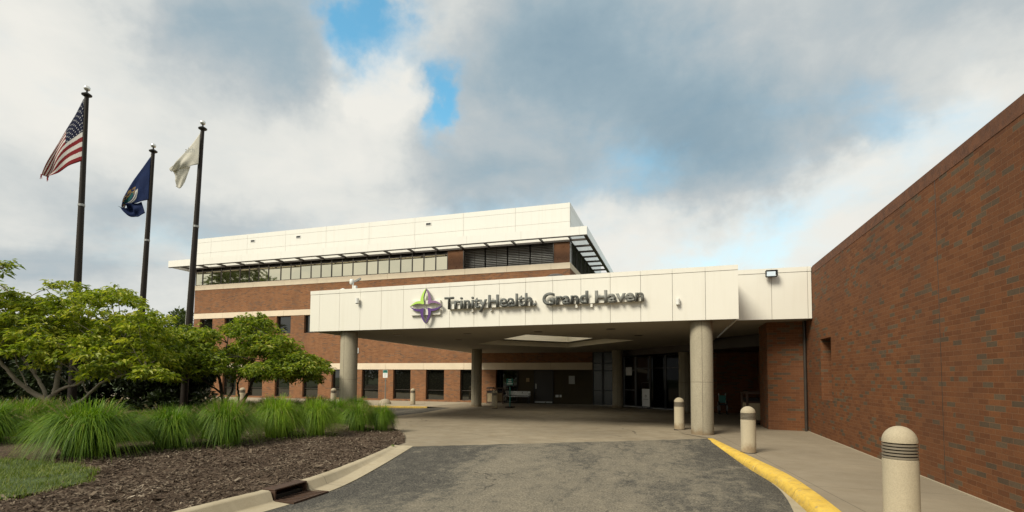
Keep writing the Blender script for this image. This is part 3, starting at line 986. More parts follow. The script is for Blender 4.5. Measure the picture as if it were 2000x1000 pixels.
def char_mesh(ch, size, bold):
    cu = bpy.data.curves.new('t', 'FONT')
    cu.body, cu.size, cu.offset, cu.resolution_u = ch, size, bold, 4
    ob = bpy.data.objects.new('t', cu)
    COL.objects.link(ob)
    bpy.context.view_layer.update()
    me = bpy.data.meshes.new_from_object(ob.evaluated_get(bpy.context.evaluated_depsgraph_get()))
    bpy.data.objects.remove(ob)
    return me


def bounds(me):
    xs = [v.co.x for v in me.vertices]
    ys = [v.co.y for v in me.vertices]
    return min(xs), max(xs), min(ys), max(ys)


def word(text, x0, x1, z0, cap, frame, mtl, parent, depth, bold=0.0, part='letter'):
    """letters one by one, fitted between x0 and x1; frame(x, z, d) places a point of the face, d = depth behind it"""
    full = bounds(char_mesh(text, 1, bold))
    sx = (x1 - x0) / (full[1] - full[0])
    capb = bounds(char_mesh('H', 1, bold))
    sz = cap / (capb[3] - capb[2])
    for i, ch in enumerate(text):
        if ch == ' ':
            continue
        pre = bounds(char_mesh(text[:i + 1], 1, bold))
        me = char_mesh(ch, 1, bold)
        own = bounds(me)
        dx = pre[1] - own[1]
        bm = bmesh.new()
        bm.from_mesh(me)
        bmesh.ops.remove_doubles(bm, verts=bm.verts[:], dist=1e-5)
        front = bm.faces[:]
        r = bmesh.ops.extrude_face_region(bm, geom=front)
        back = {v for v in r['geom'] if isinstance(v, bmesh.types.BMVert)}
        o0 = origin(parent)
        for v in bm.verts:
            v.co = frame(x0 + (v.co.x + dx - full[0]) * sx, z0 + (v.co.y - capb[2]) * sz, depth if v in back else 0) - o0
        bmesh.ops.recalc_face_normals(bm, faces=bm.faces[:])
        m2 = bpy.data.meshes.new(part)
        bm.to_mesh(m2)
        bm.free()
        m2.materials.append(M[mtl])
        o = bpy.data.objects.new(part, m2)
        COL.objects.link(o)
        o.parent = parent


OFF = .175
sf = lambda x, z, d: cp((x + 12.66) / ce.x, OFF - d, z)
word('Trinity', -7.12, -5.63, 3.765, .40, sf, 'letter', sign, .07, .016)
word('Health.', -5.58, -4.00, 3.765, .40, sf, 'letter', sign, .07, .016)
word('Grand', -3.80, -2.40, 3.755, .385, sf, 'letter', sign, .07, .030)
word('Haven', -2.20, -.80, 3.755, .375, sf, 'letter_light', sign, .07, .030)
for x0, x1 in ((-7.0, -4.05), (-3.6, -.85)):
    mb = MB()
    cbox(mb, x0 + 12.66, x1 + 12.66, .01, .10, 3.775, 3.94)
    for q in (x0 + .8, x1 - 1.5):
        cbox(mb, q + 12.66, q + 12.73, .01, .08, 3.66, 3.774)
    mb.build('raceway', 'panel', sign)
mb = MB()
cbox(mb, 4.25, 5.35, .01, .09, 3.62, 3.80)
cbox(mb, 4.25, 5.35, .01, .09, 3.98, 4.10)
mb.build('raceway', 'panel', sign)
ox, oz = -7.80, 3.905
outer = [(0, 1), (-.10, .90), (-.20, .75), (-.28, .58), (-.325, .42), (-.335, .285), (-.44, .29), (-.60, .265), (-.76, .19), (-.90, .08), (-1, 0)]
inner = [(-.90, .035), (-.74, .10), (-.56, .145), (-.36, .15), (-.19, .10), (-.105, .12), (-.14, .30), (-.15, .50), (-.11, .70), (-.03, .90)]
for sx_, sz_, mt_ in ((1, 1, 'lime'), (-1, 1, 'mauve'), (1, -1, 'purple'), (-1, -1, 'purple')):
    pts = [(ox + .60 * sx_ * x, oz + .575 * sz_ * (z + .012)) for x, z in outer + inner]
    bm = bmesh.new()
    o0 = origin(sign)
    f = bm.faces.new([bm.verts.new(sf(x, z, 0) - o0) for x, z in pts])
    r = bmesh.ops.extrude_face_region(bm, geom=[f])
    for v in r['geom']:
        if isinstance(v, bmesh.types.BMVert):
            v.co -= cn * .08
    bmesh.ops.recalc_face_normals(bm, faces=bm.faces[:])
    for fc in bm.faces:
        fc.material_index = 0 if abs(fc.normal.dot(cn)) > .9 else 1
    bmesh.ops.triangulate(bm, faces=bm.faces[:])
    me = bpy.data.meshes.new('emblem_petal')
    bm.to_mesh(me)
    bm.free()
    me.materials.append(M[mt_])
    me.materials.append(M['return'])
    o = bpy.data.objects.new('emblem_petal', me)
    COL.objects.link(o)
    o.parent = sign

# ------------------------------------------------------------------ small fittings on the canopy and the wing
p = cp(1.62, -.3, ZC)
t = thing('security_camera', 'pale roof-edge camera on a short mast above the left part of the white fascia', 'camera', p)
MB().tube([p, p + Vector((0, 0, .28))], .03, 10).build('mast', 'white_plastic', t, smooth=True)
MB().lathe([(.06, 0), (.08, .03), (.08, .15), (.055, .19), (.0, .20)], 20, p + Vector((-.05, 0, .22))).build('housing', 'white_plastic', t, smooth=True)
MB().bar(p + Vector((.08, 0, .32)), p + Vector((.34, -.05, .40)), .06, .06).build('bracket', 'grey_metal', t)
MB().bar(p + Vector((.10, 0, -.02)), p + Vector((.10, 0, .16)), .10, .10, (0, 1, 0)).build('bracket', 'white_plastic', t)
t2 = MB().lathe([(.13, -.02), (.11, .05), (.0, .10)], 16, p + Vector((-.42, 0, 0))).build('vent_stub', 'white_plastic', None, smooth=True)
tag(t2, 'low rounded white vent stub on the canopy edge left of the roof camera', 'vent')
p = ony(701, 589, 15.42) + cn * .0
t = thing('wall_light', 'small white cylinder fitting near the left end of the canopy fascia', 'light fitting', p)
MB().tube([p + cn * .10 + Vector((0, 0, .10)), p + cn * .10 + Vector((0, 0, -.07))], .065, 16).build('housing', 'white_plastic', t, smooth=True)
MB().bar(p - cn * .0, p + cn * .06, .06, .06).build('bracket', 'white_plastic', t)
MB().tube([p + cn * .10 + Vector((0, 0, -.071)), p + cn * .10 + Vector((0, 0, -.09))], .05, 16).build('lens', 'black', t)
p = ony(1324, 590, 15.05)
t = thing('wall_box', 'small pale box fitting right of the word Haven on the canopy fascia', 'light fitting', p)
MB().tube([p + cn * .07 + Vector((0, 0, .08)), p + cn * .07 + Vector((0, 0, -.08))], .055, 12).build('housing', 'white_plastic', t, smooth=True)
MB().bar(p, p + cn * .04, .10, .14).build('bracket', 'grey_metal', t)
p = ony(1505, 537, 16.69)
t = thing('floodlight', 'square dark floodlight with bright lens below the top edge of the white link', 'floodlight', p)
MB().box(p.x - .145, p.x + .145, p.y - .20, p.y - .11, p.z - .02, p.z + .09).bar(p + Vector((-.15, -.16, -.07)), p + Vector((-.15, -.16, .10)), .02, .12, (0, 1, 0)).bar(p + Vector((.15, -.16, -.07)), p + Vector((.15, -.16, .10)), .02, .12, (0, 1, 0)).box(p.x - .145, p.x + .145, p.y - .215, p.y - .10, p.z - .09, p.z - .072).box(p.x - .145, p.x + .145, p.y - .215, p.y - .10, p.z + .092, p.z + .11).build('housing', 'black', t)
M['lens'] = plain('frosted_lens', (0.62, 0.72, 0.80), 0.25, 0.03)
MB().quad(p + Vector((-.135, -.212, -.07)), p + Vector((.10, -.212, -.07)), p + Vector((.10, -.205, .065)), p + Vector((-.135, -.205, .065))).build('lens', 'lens', t)
MB().box(p.x - .04, p.x + .04, p.y - .11, p.y - .001, p.z - .04, p.z + .04).build('bracket', 'grey_metal', t)
p = Vector((-5.93, 26.3, 4.51))
t = thing('roof_vent', 'dark domed roof vent showing just above the canopy edge', 'vent', p)
MB().lathe([(.45, 0), (.45, 2.05)], 24, p).build('curb', 'grey_metal', t, smooth=True)
MB().lathe([(.86, 2.05), (.84, 2.14), (.62, 2.34), (.3, 2.5), (.0, 2.54)], 28, p).build('hood', 'bronze', t, smooth=True)
p = ony(698, 685, YB)
t = MB().box(p.x - .20, p.x + .12, YB - .06, YB - .002, p.z - .20, p.z + .20).build('wall_box', 'signwhite', None, bevel=.01)
tag(t, 'small white box on the brick wall just right of the front left column', 'box')
p = ony(1031, 742, YB + .84)
t = MB().box(p.x - .11, p.x + .11, YB + .81, YB + .845, p.z - .13, p.z + .13).build('wall_plaque', 'tan', None, bevel=.004)
tag(t, 'small tan plaque on the wall left of the grey service door', 'plaque')
p = ony(1117, 742, YB + .84)
t = MB().box(p.x - .2, p.x + .2, YB + .78, YB + .845, p.z - .27, p.z + .27).build('wall_cabinet', 'grey_metal', None, bevel=.01)
tag(t, 'grey cabinet on the wall right of the grey service door', 'cabinet')
for px, w, lab in ((1088, .11, 'wider pale outlet cover low on the wall beside the service door'), (1095, .07, 'narrower pale outlet cover low on the wall, second from the service door')):
    p = ony(px, 773.5, YB + .84)
    t = MB().box(p.x - w, p.x + w, YB + .82, YB + .845, p.z - .08, p.z + .08).build('outlet_cover', 'signwhite', None)
    tag(t, lab, 'outlet', 'outlet covers beside the service door')

# ------------------------------------------------------------------ bollards
BG = 'concrete light bollards round the entrance drive'


def make_bollard(loc, label):
    t = thing('bollard', label, 'bollard', loc, BG)
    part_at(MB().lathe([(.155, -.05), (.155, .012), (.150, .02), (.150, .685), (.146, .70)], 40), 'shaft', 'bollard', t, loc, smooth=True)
    mb = MB()
    for q in range(5):
        z = .704 + q * .0275
        mb.lathe([(.118, z + .004), (.149, z), (.149, z + .013), (.118, z + .020)], 40, (0, 0, 0))
    part_at(mb, 'louvre', 'louvre_metal', t, loc, smooth=True)
    part_at(MB().lathe([(.159, -.02), (.160, .010), (.156, .016)], 40), 'foot_shadow_ring', 'rubber', t, loc)  # thin black ring painted in as the contact shadow round the bollard's foot
    part_at(MB().lathe([(.112, .69), (.112, .85)], 24), 'lamp_core', 'black', t, loc)
    part_at(MB().lathe([(.149, .842)] + [(.149 * math.cos(a * math.pi / 20), .846 + .138 * math.sin(a * math.pi / 20)) for a in range(10)] + [(.001, .984)], 40), 'dome', 'bollard', t, loc, smooth=True, angle=60)
    return t


M['louvre_metal'] = plain('louvre_metal', (0.20, 0.17, 0.125), 0.5, 0.1, 6)
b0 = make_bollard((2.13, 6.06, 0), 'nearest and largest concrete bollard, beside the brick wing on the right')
b0.scale = (1, 1, 1.128)
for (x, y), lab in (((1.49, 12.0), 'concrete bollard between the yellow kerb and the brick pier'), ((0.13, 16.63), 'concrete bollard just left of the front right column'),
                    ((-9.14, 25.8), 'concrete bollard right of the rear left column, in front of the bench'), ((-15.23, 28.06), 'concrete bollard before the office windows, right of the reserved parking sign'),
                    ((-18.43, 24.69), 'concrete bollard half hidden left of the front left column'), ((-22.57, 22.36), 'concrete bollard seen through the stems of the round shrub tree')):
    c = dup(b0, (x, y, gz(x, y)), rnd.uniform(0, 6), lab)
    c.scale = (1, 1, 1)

# ------------------------------------------------------------------ litter bins, bench, signs
def make_bin(loc, label):
    t = thing('litter_bin', label, 'litter bin', loc, 'aggregate litter bins by the entrance')
    a = .33
    for x0, x1, y0, y1 in ((-a + .05, a - .05, -a, -a + .03), (-a + .05, a - .05, a - .03, a), (-a, -a + .03, -a + .05, a - .05), (a - .03, a, -a + .05, a - .05)):
        part_at(MB().box(x0, x1, y0, y1, .15, .74), 'panel', 'bin', t, loc)
    fr = MB()
    for sx in (-1, 1):
        for sy in (-1, 1):
            fr.box(sx * a - .035, sx * a + .035, sy * a - .035, sy * a + .035, .0, 1.06)
    for z0, z1 in ((.06, .145), (.745, .80)):
        fr.box(-a, a, -a - .02, -a + .02, z0, z1).box(-a, a, a - .02, a + .02, z0, z1).box(-a - .02, -a + .02, -a, a, z0, z1).box(a - .02, a + .02, -a, a, z0, z1)
    part_at(fr, 'frame', 'brown_plastic', t, loc, bevel=.008)
    part_at(MB().prism([(-a - .05, -a - .05), (a + .05, -a - .05), (a + .05, a + .05), (-a - .05, a + .05)], 1.06, 1.13).box(-a + .04, a - .04, -a + .04, a - .04, 1.131, 1.16), 'lid', 'brown_plastic', t, loc, bevel=.02)
    part_at(MB().box(-a + .04, a - .04, -a + .04, a - .04, .1, .92), 'liner', 'black', t, loc)
    return t


bn = make_bin((2.72, 20.15, -.03), 'stone panelled litter bin with brown hood, half hidden behind the brick pier')
bn.rotation_euler.z = R(8)
dup(bn, (-11.35, 31.3, -.14), 0.0, 'stone panelled litter bin right of the rear left column').scale = (.6, .6, .92)
dup(bn, (-10.95, 31.95, -.14), 0.2, 'litter bin in shade behind the bollard, next to the bench').scale = (.6, .6, .9)
bl = Vector((-9.95, YB + .28, -.14))
t = thing('bench', 'grey metal bench against the dark wall behind the drive', 'bench', bl)
MB().box(bl.x - .85, bl.x + .85, bl.y - .45, bl.y, .28, .33).build('seat', 'alu', t, bevel=.01)
MB().box(bl.x - .85, bl.x + .85, bl.y - .02, bl.y + .03, .36, .66).build('backrest', 'alu', t, bevel=.01)
for sx in (-1, 1):
    for yy in (-.4, -.03):
        MB().box(bl.x + sx * .8 - .03, bl.x + sx * .8 + .03, bl.y + yy - .03, bl.y + yy + .03, -.14, .28).build('leg', 'black', t)
    MB().box(bl.x + sx * .82 - .03, bl.x + sx * .82 + .03, bl.y - .45, bl.y, .47, .51).build('armrest', 'black', t)
p = Vector((-17.03, 27.86, -.12))
t = thing('parking_sign', 'white sign with green heading on a thin post in a domed concrete base', 'sign', p)
MB().lathe([(.38, 0), (.36, .10), (.24, .26), (.12, .31), (.05, .32)], 24, p).build('base', 'far_walk', t, smooth=True)
MB().tube([p + Vector((0, 0, .3)), p + Vector((0, 0, 1.95))], .03, 8).build('post', 'grey_metal', t)
MB().box(p.x - .16, p.x + .16, p.y - .045, p.y - .033, 1.50, 1.98).build('plate', 'signwhite', t)
MB().box(p.x - .15, p.x + .15, p.y - .049, p.y - .046, 1.80, 1.97).build('heading', 'teal', t)
mk = MB()
for q, (w, h) in enumerate(((.10, .012), (.11, .012), (.08, .012), (.10, .012))):
    mk.box(p.x - w, p.x + w, p.y - .049, p.y - .046, 1.74 - q * .06, 1.74 - q * .06 + h)
mk.build('small_print', 'return', t)
MB().box(p.x - .11, p.x + .11, p.y - .053, p.y - .05, 1.90, 1.935).build('heading_print', 'pole', t)
p = Vector((-8.75, 27.26, -.11))
t = thing('stand_sign', 'small teal sign on a dark post with a square foot, in front of the bench', 'sign', p)
MB().box(p.x - .22, p.x + .22, p.y - .22, p.y + .22, -.11, -.05).build('foot', 'pole', t, bevel=.01)
MB().tube([p, p + Vector((0, 0, 1.15))], .035, 8).build('post', 'teal', t)
MB().box(p.x - .19, p.x + .19, p.y - .05, p.y - .036, 1.13, 1.50).build('plate', 'teal', t)
mk = MB()
for q, w in enumerate((.08, .10, .16)):
    mk.box(p.x - w, p.x + w, p.y - .054, p.y - .051, 1.41 - q * .11, 1.455 - q * .11)
mk.build('print', 'signwhite', t)
# poster board by the doors
p = Vector((-1.55, 29.9, -.14))
t = thing('poster_board', 'pale poster board with a small round emblem standing before the glass doors', 'poster board', p)
e, nn = Vector((.72, -.69, 0)), Vector((-.69, -.72, 0))
mb = MB()
mb.quad(p - e * .3 + Vector((0, 0, .12)), p + e * .3 + Vector((0, 0, .12)), p + e * .3 + Vector((0, 0, 1.10)), p - e * .3 + Vector((0, 0, 1.10)))
mb.quad(*[q - nn * .03 for q in (p - e * .3 + Vector((0, 0, .12)), p - e * .3 + Vector((0, 0, 1.10)), p + e * .3 + Vector((0, 0, 1.10)), p + e * .3 + Vector((0, 0, .12)))])
mb.build('board', 'signwhite', t)
MB().bar(p - e * .31 - nn * .02, p - e * .31 - nn * .02 + Vector((0, 0, 1.45)), .03, .03, e).bar(p + e * .31 - nn * .02, p + e * .31 - nn * .02 + Vector((0, 0, 1.45)), .03, .03, e).bar(p - e * .31 - nn * .02 + Vector((0, 0, 1.46)), p + e * .31 - nn * .02 + Vector((0, 0, 1.46)), .03, .03).bar(p - e * .31 + nn * .2 + Vector((0, 0, .02)), p - e * .31 - nn * .2 + Vector((0, 0, .02)), .04, .04).bar(p + e * .31 + nn * .2 + Vector((0, 0, .02)), p + e * .31 - nn * .2 + Vector((0, 0, .02)), .04, .04).build('stand', 'black', t)
mb = MB()
for q in range(12):
    a0, a1 = q * math.pi / 6, (q + 1) * math.pi / 6
    f = lambda a, r: p + nn * .006 + e * r * math.cos(a) + Vector((0, 0, .70 + r * math.sin(a)))
    mb.quad(f(a0, .04), f(a1, .04), f(a1, .075), f(a0, .075))
mb.bar(p + nn * .004 - e * .2 + Vector((0, 0, .52)), p + nn * .004 + e * .2 + Vector((0, 0, .52)), .004, .025)
mb.build('print', 'return', t)

# ------------------------------------------------------------------ folded wheelchair in the alcove
wl = Vector((2.15, 26.05, -.10))
t = thing('wheelchair', 'folded dark wheelchair with pale handles parked in the shade behind the front right column', 'wheelchair', wl)


def ring(c, r, tr, ax):
    ax = Vector(ax).normalized()
    e1 = ax.cross(Vector((0, 0, 1))).normalized()
    e2 = ax.cross(e1)
    return [Vector(c) + (e1 * math.cos(a * math.pi / 14) + e2 * math.sin(a * math.pi / 14)) * r for a in range(29)]


for sx in (-1, 1):
    w = MB().tube(ring(wl + Vector((sx * .17, .05, .31)), .29, .02, (1, 0, 0)), .02, 6).build('wheel', 'rubber', t, smooth=True)
    MB().tube(ring(wl + Vector((sx * .20, .05, .31)), .24, .02, (1, 0, 0)), .008, 5).build('hand_rim', 'alu', w, smooth=True)
    c = MB().tube(ring(wl + Vector((sx * .15, -.42, .10)), .08, .02, (1, 0, 0)), .018, 6).build('caster', 'rubber', t, smooth=True)
    MB().tube([wl + Vector((sx * .15, .22, .98)), wl + Vector((sx * .15, .20, .90)), wl + Vector((sx * .15, .10, .45)), wl + Vector((sx * .15, -.36, .42)), wl + Vector((sx * .15, -.48, .06))], .014, 6).build('frame', 'alu', t, smooth=True)
    MB().tube([wl + Vector((sx * .15, .20, .90)), wl + Vector((sx * .15, .36, .93))], .024, 8).build('handle', 'white_plastic', t, smooth=True)
MB().box(wl.x - .15, wl.x + .15, wl.y - .34, wl.y + .08, .34, .38).build('seat', 'rubber', t)
MB().box(wl.x - .15, wl.x + .15, wl.y + .14, wl.y + .17, .42, .78).build('backrest', 'teal', t)

# ------------------------------------------------------------------ storm drain in the left kerb
sd = thing('storm_drain', 'rusty iron storm drain with hood and grate set in the left kerb', 'drain', (-5.2, 6.0, 0))
hd = MB()
hd.box(-5.40, -5.165, 5.72, 6.36, .012, .034).box(-5.40, -5.34, 5.72, 6.36, -.2, .011).box(-5.339, -5.165, 5.72, 5.75, -.2, .011).box(-5.339, -5.165, 6.33, 6.36, -.2, .011)
hd.build('hood', 'rust', sd, bevel=.01)
MB().box(-5.338, -5.22, 5.752, 6.328, -.2, -.06).build('throat', 'black', sd)
gr = MB()
gr.box(-5.19, -5.165, 5.70, 6.42, -.16, -.106).box(-4.86, -4.835, 5.70, 6.42, -.16, -.106).box(-5.165, -4.86, 5.70, 5.725, -.16, -.106).box(-5.165, -4.86, 6.395, 6.42, -.16, -.106)
for q in range(8):
    gr.box(-5.165, -4.86, 5.77 + q * .08, 5.805 + q * .08, -.16, -.108)
gr.build('grate', 'rust', sd)
MB().box(-5.16, -4.865, 5.73, 6.39, -.2, -.135).build('pit', 'black', sd)

# ------------------------------------------------------------------ flagpoles and flags
def pole(base, top, label):
    b, tp = Vector(base), Vector(top)
    t = thing('flagpole', label, 'flagpole', b, 'flagpoles behind the shrubs')
    MB().tube([b, b.lerp(tp, .25), b.lerp(tp, .6), tp], [.135, .128, .10, .068], 20).build('shaft', 'pole', t, smooth=True)
    MB().tube([b.lerp(tp, .648), b.lerp(tp, .655)], .108, 16).build('cleat_ring', 'grey_metal', t)
    MB().lathe([(.07, -.06), (.16, .0), (.165, .03), (.08, .09), (.03, .12), (.03, .17)], 20, tp).build('truck', 'black', t, smooth=True)
    MB().lathe([(.105 * math.sin(a * math.pi / 10) + .001, .27 - .10 * math.cos(a * math.pi / 10)) for a in range(11)], 20, tp).build('finial', 'ballfin', t, smooth=True)
    hl = tp - Vector((0, 0, .1))
    MB().tube([hl + rt0 * -.09, b.lerp(tp, .3) + rt0 * -.15], .008, 5).build('halyard', 'white_plastic', t)
    return t


P1b, P1t = (-20.69, 12.85, 0.05), (-20.69, 12.85, 11.92)
P2b, P2t = (-22.00, 16.10, 0.05), (-21.70, 16.19, 11.36)
P3b, P3t = (-18.68, 15.58, 0.05), (-18.33, 15.69, 11.65)
pole(P1b, P1t, 'tallest dark flagpole, carrying the striped flag with stars')
pole(P2b, P2t, 'dark flagpole carrying the navy blue flag')
pole(P3b, P3t, 'dark flagpole in front of the office corner, carrying the white flag')


def cloth(T, B, d, nu=28, nv=22, fold=.18, waves=2.6, phase=0.0, drop=0.0, gather=0.0):
    """a hanging cloth between its top edge T and its bottom edge B, with folds in depth; returns the grid and its own u, v"""
    T = smooth_path([(*p, 0) for p in T], 12)
    B = smooth_path([(*p, 0) for p in B], 12)
    P, UV = [], []
    for j in range(nv + 1):
        v = j / nv
        row, ruv = [], []
        for i in range(nu + 1):
            u = i / nu
            a, b = T[round(u * (len(T) - 1))], B[round(u * (len(B) - 1))]
            q = a.lerp(b, v ** (1 + gather * u))
            w = at(q.x, q.y, d)
            off = fold * u * math.sin(waves * 2 * math.pi * (u * .75 + .45 * v) + phase) * (0.4 + .6 * u)
            off += fold * .35 * u * math.sin(7.5 * u - 9 * v + phase)
            row.append(w - flat * (.10 * u) + flat * off)
            ruv.append((u, v))
        P.append(row)
        UV.append(ruv)
    return P, UV


def cloth_mat(name, col_fn):
    mt, n = begin(name)
    uv = n.new('ShaderNodeUVMap').outputs[0]
    sp = n.new('ShaderNodeSeparateXYZ', None, {0: uv})
    c = col_fn(n, uv, sp.outputs[0], sp.outputs[1])
    weave = n.noise(pos(n), 90, 2).outputs[0]
    p = n.new('ShaderNodeBsdfPrincipled', None, {'Base Color': c, 'Roughness': .85, 'Specular IOR Level': .2})
    t = n.new('ShaderNodeBsdfTranslucent', None, {'Color': c})
    mx = n.new('ShaderNodeMixShader', None, {0: .35, 1: p.outputs[0], 2: t.outputs[0]})
    n.new('ShaderNodeOutputMaterial', None, {'Surface': mx.outputs[0]})
    return mt


def flag_mesh(grids, mtl, name, label):
    bm = bmesh.new()
    uvl = bm.loops.layers.uv.new('UVMap')
    for P, UV in grids:
        vs = [[bm.verts.new(q) for q in row] for row in P]
        for j in range(len(vs) - 1):
            for i in range(len(vs[0]) - 1):
                f = bm.faces.new((vs[j][i], vs[j][i + 1], vs[j + 1][i + 1], vs[j + 1][i]))
                f.smooth = True
                for lp, (a, b) in zip(f.loops, ((j, i), (j, i + 1), (j + 1, i + 1), (j + 1, i))):
                    lp[uvl].uv = UV[a][b]
    bmesh.ops.remove_doubles(bm, verts=bm.verts[:], dist=1e-4)
    o0 = sum((v.co for v in bm.verts), Vector()) / len(bm.verts)
    for v in bm.verts:
        v.co -= o0
    me = bpy.data.meshes.new(name)
    bm.to_mesh(me)
    bm.free()
    me.materials.append(mtl)
    o = bpy.data.objects.new(name, me)
    o.location = o0
    ORG[o.name] = o0
    COL.objects.link(o)
    s = o.modifiers.new('cloth', 'SOLIDIFY')
    s.thickness = .006
    return tag(o, label, 'flag', 'flags on the three poles')


def stripes(n, uv, u, v):
    fr = n.math('FRACT', n.math('MULTIPLY', v, 6.5))
    red = n.math('LESS_THAN', fr, 0.5)
    c = n.mix(red, (0.72, 0.70, 0.66), (0.27, 0.025, 0.03))
    can = n.math('MULTIPLY', n.math('LESS_THAN', u, 0.40), n.math('LESS_THAN', v, 7 / 13))
    row = n.math('MULTIPLY', v, 9 * 13 / 7)
    rowi = n.math('FLOOR', row)
    cu = n.math('ADD', n.math('MULTIPLY', u, 6 / .40), n.math('FRACT', n.math('MULTIPLY', rowi, .5)))
    du = n.math('SUBTRACT', n.math('FRACT', cu), .5)
    dv = n.math('SUBTRACT', n.math('FRACT', row), .5)
    st = n.math('LESS_THAN', n.math('ADD', n.math('MULTIPLY', du, du), n.math('MULTIPLY', dv, dv)), .038)
    cc = n.mix(st, (0.014, 0.018, 0.05), (0.55, 0.55, 0.55))
    return n.mix(can, c, cc)


d1 = 18.42
px = lambda pts, ox_, oy_, k: [(ox_ + x / k, oy_ + y / k) for x, y in pts]
T = px([(418, 112), (345, 255), (250, 420), (170, 600), (90, 765), (28, 868)], 80, 170, 5)
B = px([(398, 722), (330, 752), (270, 778), (205, 812), (150, 850), (98, 885)], 80, 170, 5)
us = flag_mesh([cloth(T, B, d1, 44, 40, .11, 1.3, gather=1.1)], cloth_mat('striped_flag_cloth', stripes), 'flag', 'red and white striped flag with a starred blue canton and frayed fly end')
# frayed ends of the two lowest red stripes
fr = MB()
for (x, y) in ((30, 868), (95, 885)):
    for q in range(5):
        a = at(80 + x / 5 + q * .5, 170 + y / 5 - 1, d1) - flat * .12
        fr.tube([a, a + Vector((-.02 + rng.uniform(-.04, .04), 0, -.09)), a + Vector((rng.uniform(-.09, .05), 0, -.14 - rng.uniform(0, .08)))], [.014, .009, .003], 5)
M['redcloth'] = plain('red_cloth', (0.27, 0.03, 0.035), .9)
fr.build('frayed_end', 'redcloth', us)


def navy(n, uv, u, v):
    # emblem printed on the cloth: tan stag shapes over a green shield and white scroll
    du = n.math('DIVIDE', n.math('SUBTRACT', u, .70), .34)
    dv = n.math('DIVIDE', n.math('SUBTRACT', v, .50), .46)
    r = n.math('SQRT', n.math('ADD', n.math('MULTIPLY', du, du), n.math('MULTIPLY', dv, dv)))
    wob = n.noise(uv, 14, 3).outputs[0]
    low = n.math('GREATER_THAN', dv, .02)
    c = n.mix(n.remap(n.noise(uv, 4, 3).outputs[0], .35, .65), (0.016, 0.03, 0.095), (0.022, 0.042, 0.13))
    tan = n.math('MULTIPLY', n.math('LESS_THAN', r, .80), n.math('GREATER_THAN', wob, .50))
    c = n.mix(n.math('MULTIPLY', tan, n.math('LESS_THAN', dv, .25)), c, (0.40, 0.27, 0.10))
    shield = n.math('LESS_THAN', r, .52)
    c = n.mix(n.math('MULTIPLY', shield, n.math('GREATER_THAN', dv, -.15)), c, (0.02, 0.11, 0.11))
    ringm = n.math('MULTIPLY', n.math('MULTIPLY', n.math('GREATER_THAN', r, .66), n.math('LESS_THAN', r, .95)), low)
    c = n.mix(ringm, c, (0.62, 0.62, 0.58))
    inn = n.math('MULTIPLY', n.math('MULTIPLY', n.math('GREATER_THAN', r, .78), n.math('LESS_THAN', r, .84)), n.math('GREATER_THAN', dv, .2))
    return n.mix(inn, c, (0.03, 0.035, 0.09))


d2 = 21.9
T = px([(464, 160), (390, 265), (320, 370), (262, 470), (190, 610), (150, 700), (134, 785)], 220, 280, 6.25)
B = px([(436, 690), (395, 700), (350, 712), (300, 730), (235, 742), (180, 755), (136, 790)], 220, 280, 6.25)
g1 = cloth(T, B, d2, 40, 30, .10, 1.0, 1.0)
T2 = px([(352, 712), (300, 730), (235, 742), (180, 755), (136, 790)], 220, 280, 6.25)
B2 = px([(396, 850), (330, 888), (285, 895), (240, 906), (134, 802)], 220, 280, 6.25)
g2 = cloth(T2, B2, d2 + .05, 24, 14, .22, 1.7, 0.3)
g2 = (g2[0], [[(.1, .05)] * len(r) for r in g2[1]])
flag_mesh([g1, g2], cloth_mat('navy_flag_cloth', navy), 'flag', 'navy blue flag with a tan, green and white emblem')
d3 = 20.35
T = [(390.8, 260), (377, 279), (363, 297), (352, 313), (345, 324), (338, 335)]
B = [(387.5, 321), (380, 323), (372, 325), (361, 327), (350, 331), (339.5, 336)]
g1 = cloth(T, B, d3, 30, 20, .12, 1.2, .4)
g2 = cloth([(372, 325), (361, 327), (350, 331), (339.5, 336)], [(361, 356), (357, 363), (352, 368.5), (347, 366)], d3 + .10, 20, 16, .10, 1.0, 2.2)
g3 = cloth([(349, 315), (344, 322), (340, 329), (338.5, 336)], [(349, 315.5), (341, 323), (333, 331), (338, 337.5)], d3 + .15, 10, 6, .05, 1, 0)
cf = cloth_mat('white_flag_cloth', lambda n, uv, u, v: n.mix(n.remap(n.noise(uv, 3, 3).outputs[0], .3, .7), (0.72, 0.70, 0.62), (0.66, 0.64, 0.56)))
wf_ = flag_mesh([g1, g2, g3], cf, 'flag', 'plain white flag with faint grey lettering, folded over on itself')
word('alth', 361.5, 379.5, 0, 9.5, lambda x, z, d: at(x, 297 - z + (379 - x) * .06, d3 - .26 + d * .0) + flat * (d * .02 + .0), 'return', wf_, 0.2, 0.0, 'lettering')

# ------------------------------------------------------------------ planting
def G(px, py):
    z = 0.0
    v = fwd * FOC + rt * (px - 1000) - up * (py - CY)
    for _ in range(12):
        p = EYE + v * ((z - H) / v.z)
        z = gz(p.x, p.y)
    return p


def pip(x, y, poly):
    c = False
    for i in range(len(poly)):
        (x0, y0), (x1, y1) = poly[i], poly[i - 1]
        if (y0 > y) != (y1 > y) and x < (x1 - x0) * (y - y0) / (y1 - y0) + x0:
            c = not c
    return c


def leaf(mb, p, d, nrm, L, W):
    """one folded leaf: two triangles meeting on its midrib"""
    sd = d.cross(nrm)
    if sd.length < 1e-3:
        sd = Vector((1, 0, 0))
    sd.normalize()
    nn_ = sd.cross(d)
    i = len(mb.v)
    mid = p + d * L * .45
    mb.v += [tuple(p), tuple(mid + sd * W + nn_ * W * .45), tuple(p + d * L - nn_ * L * .12), tuple(mid - sd * W + nn_ * W * .45)]
    mb.f += [(i, i + 1, i + 2), (i, i + 2, i + 3)]


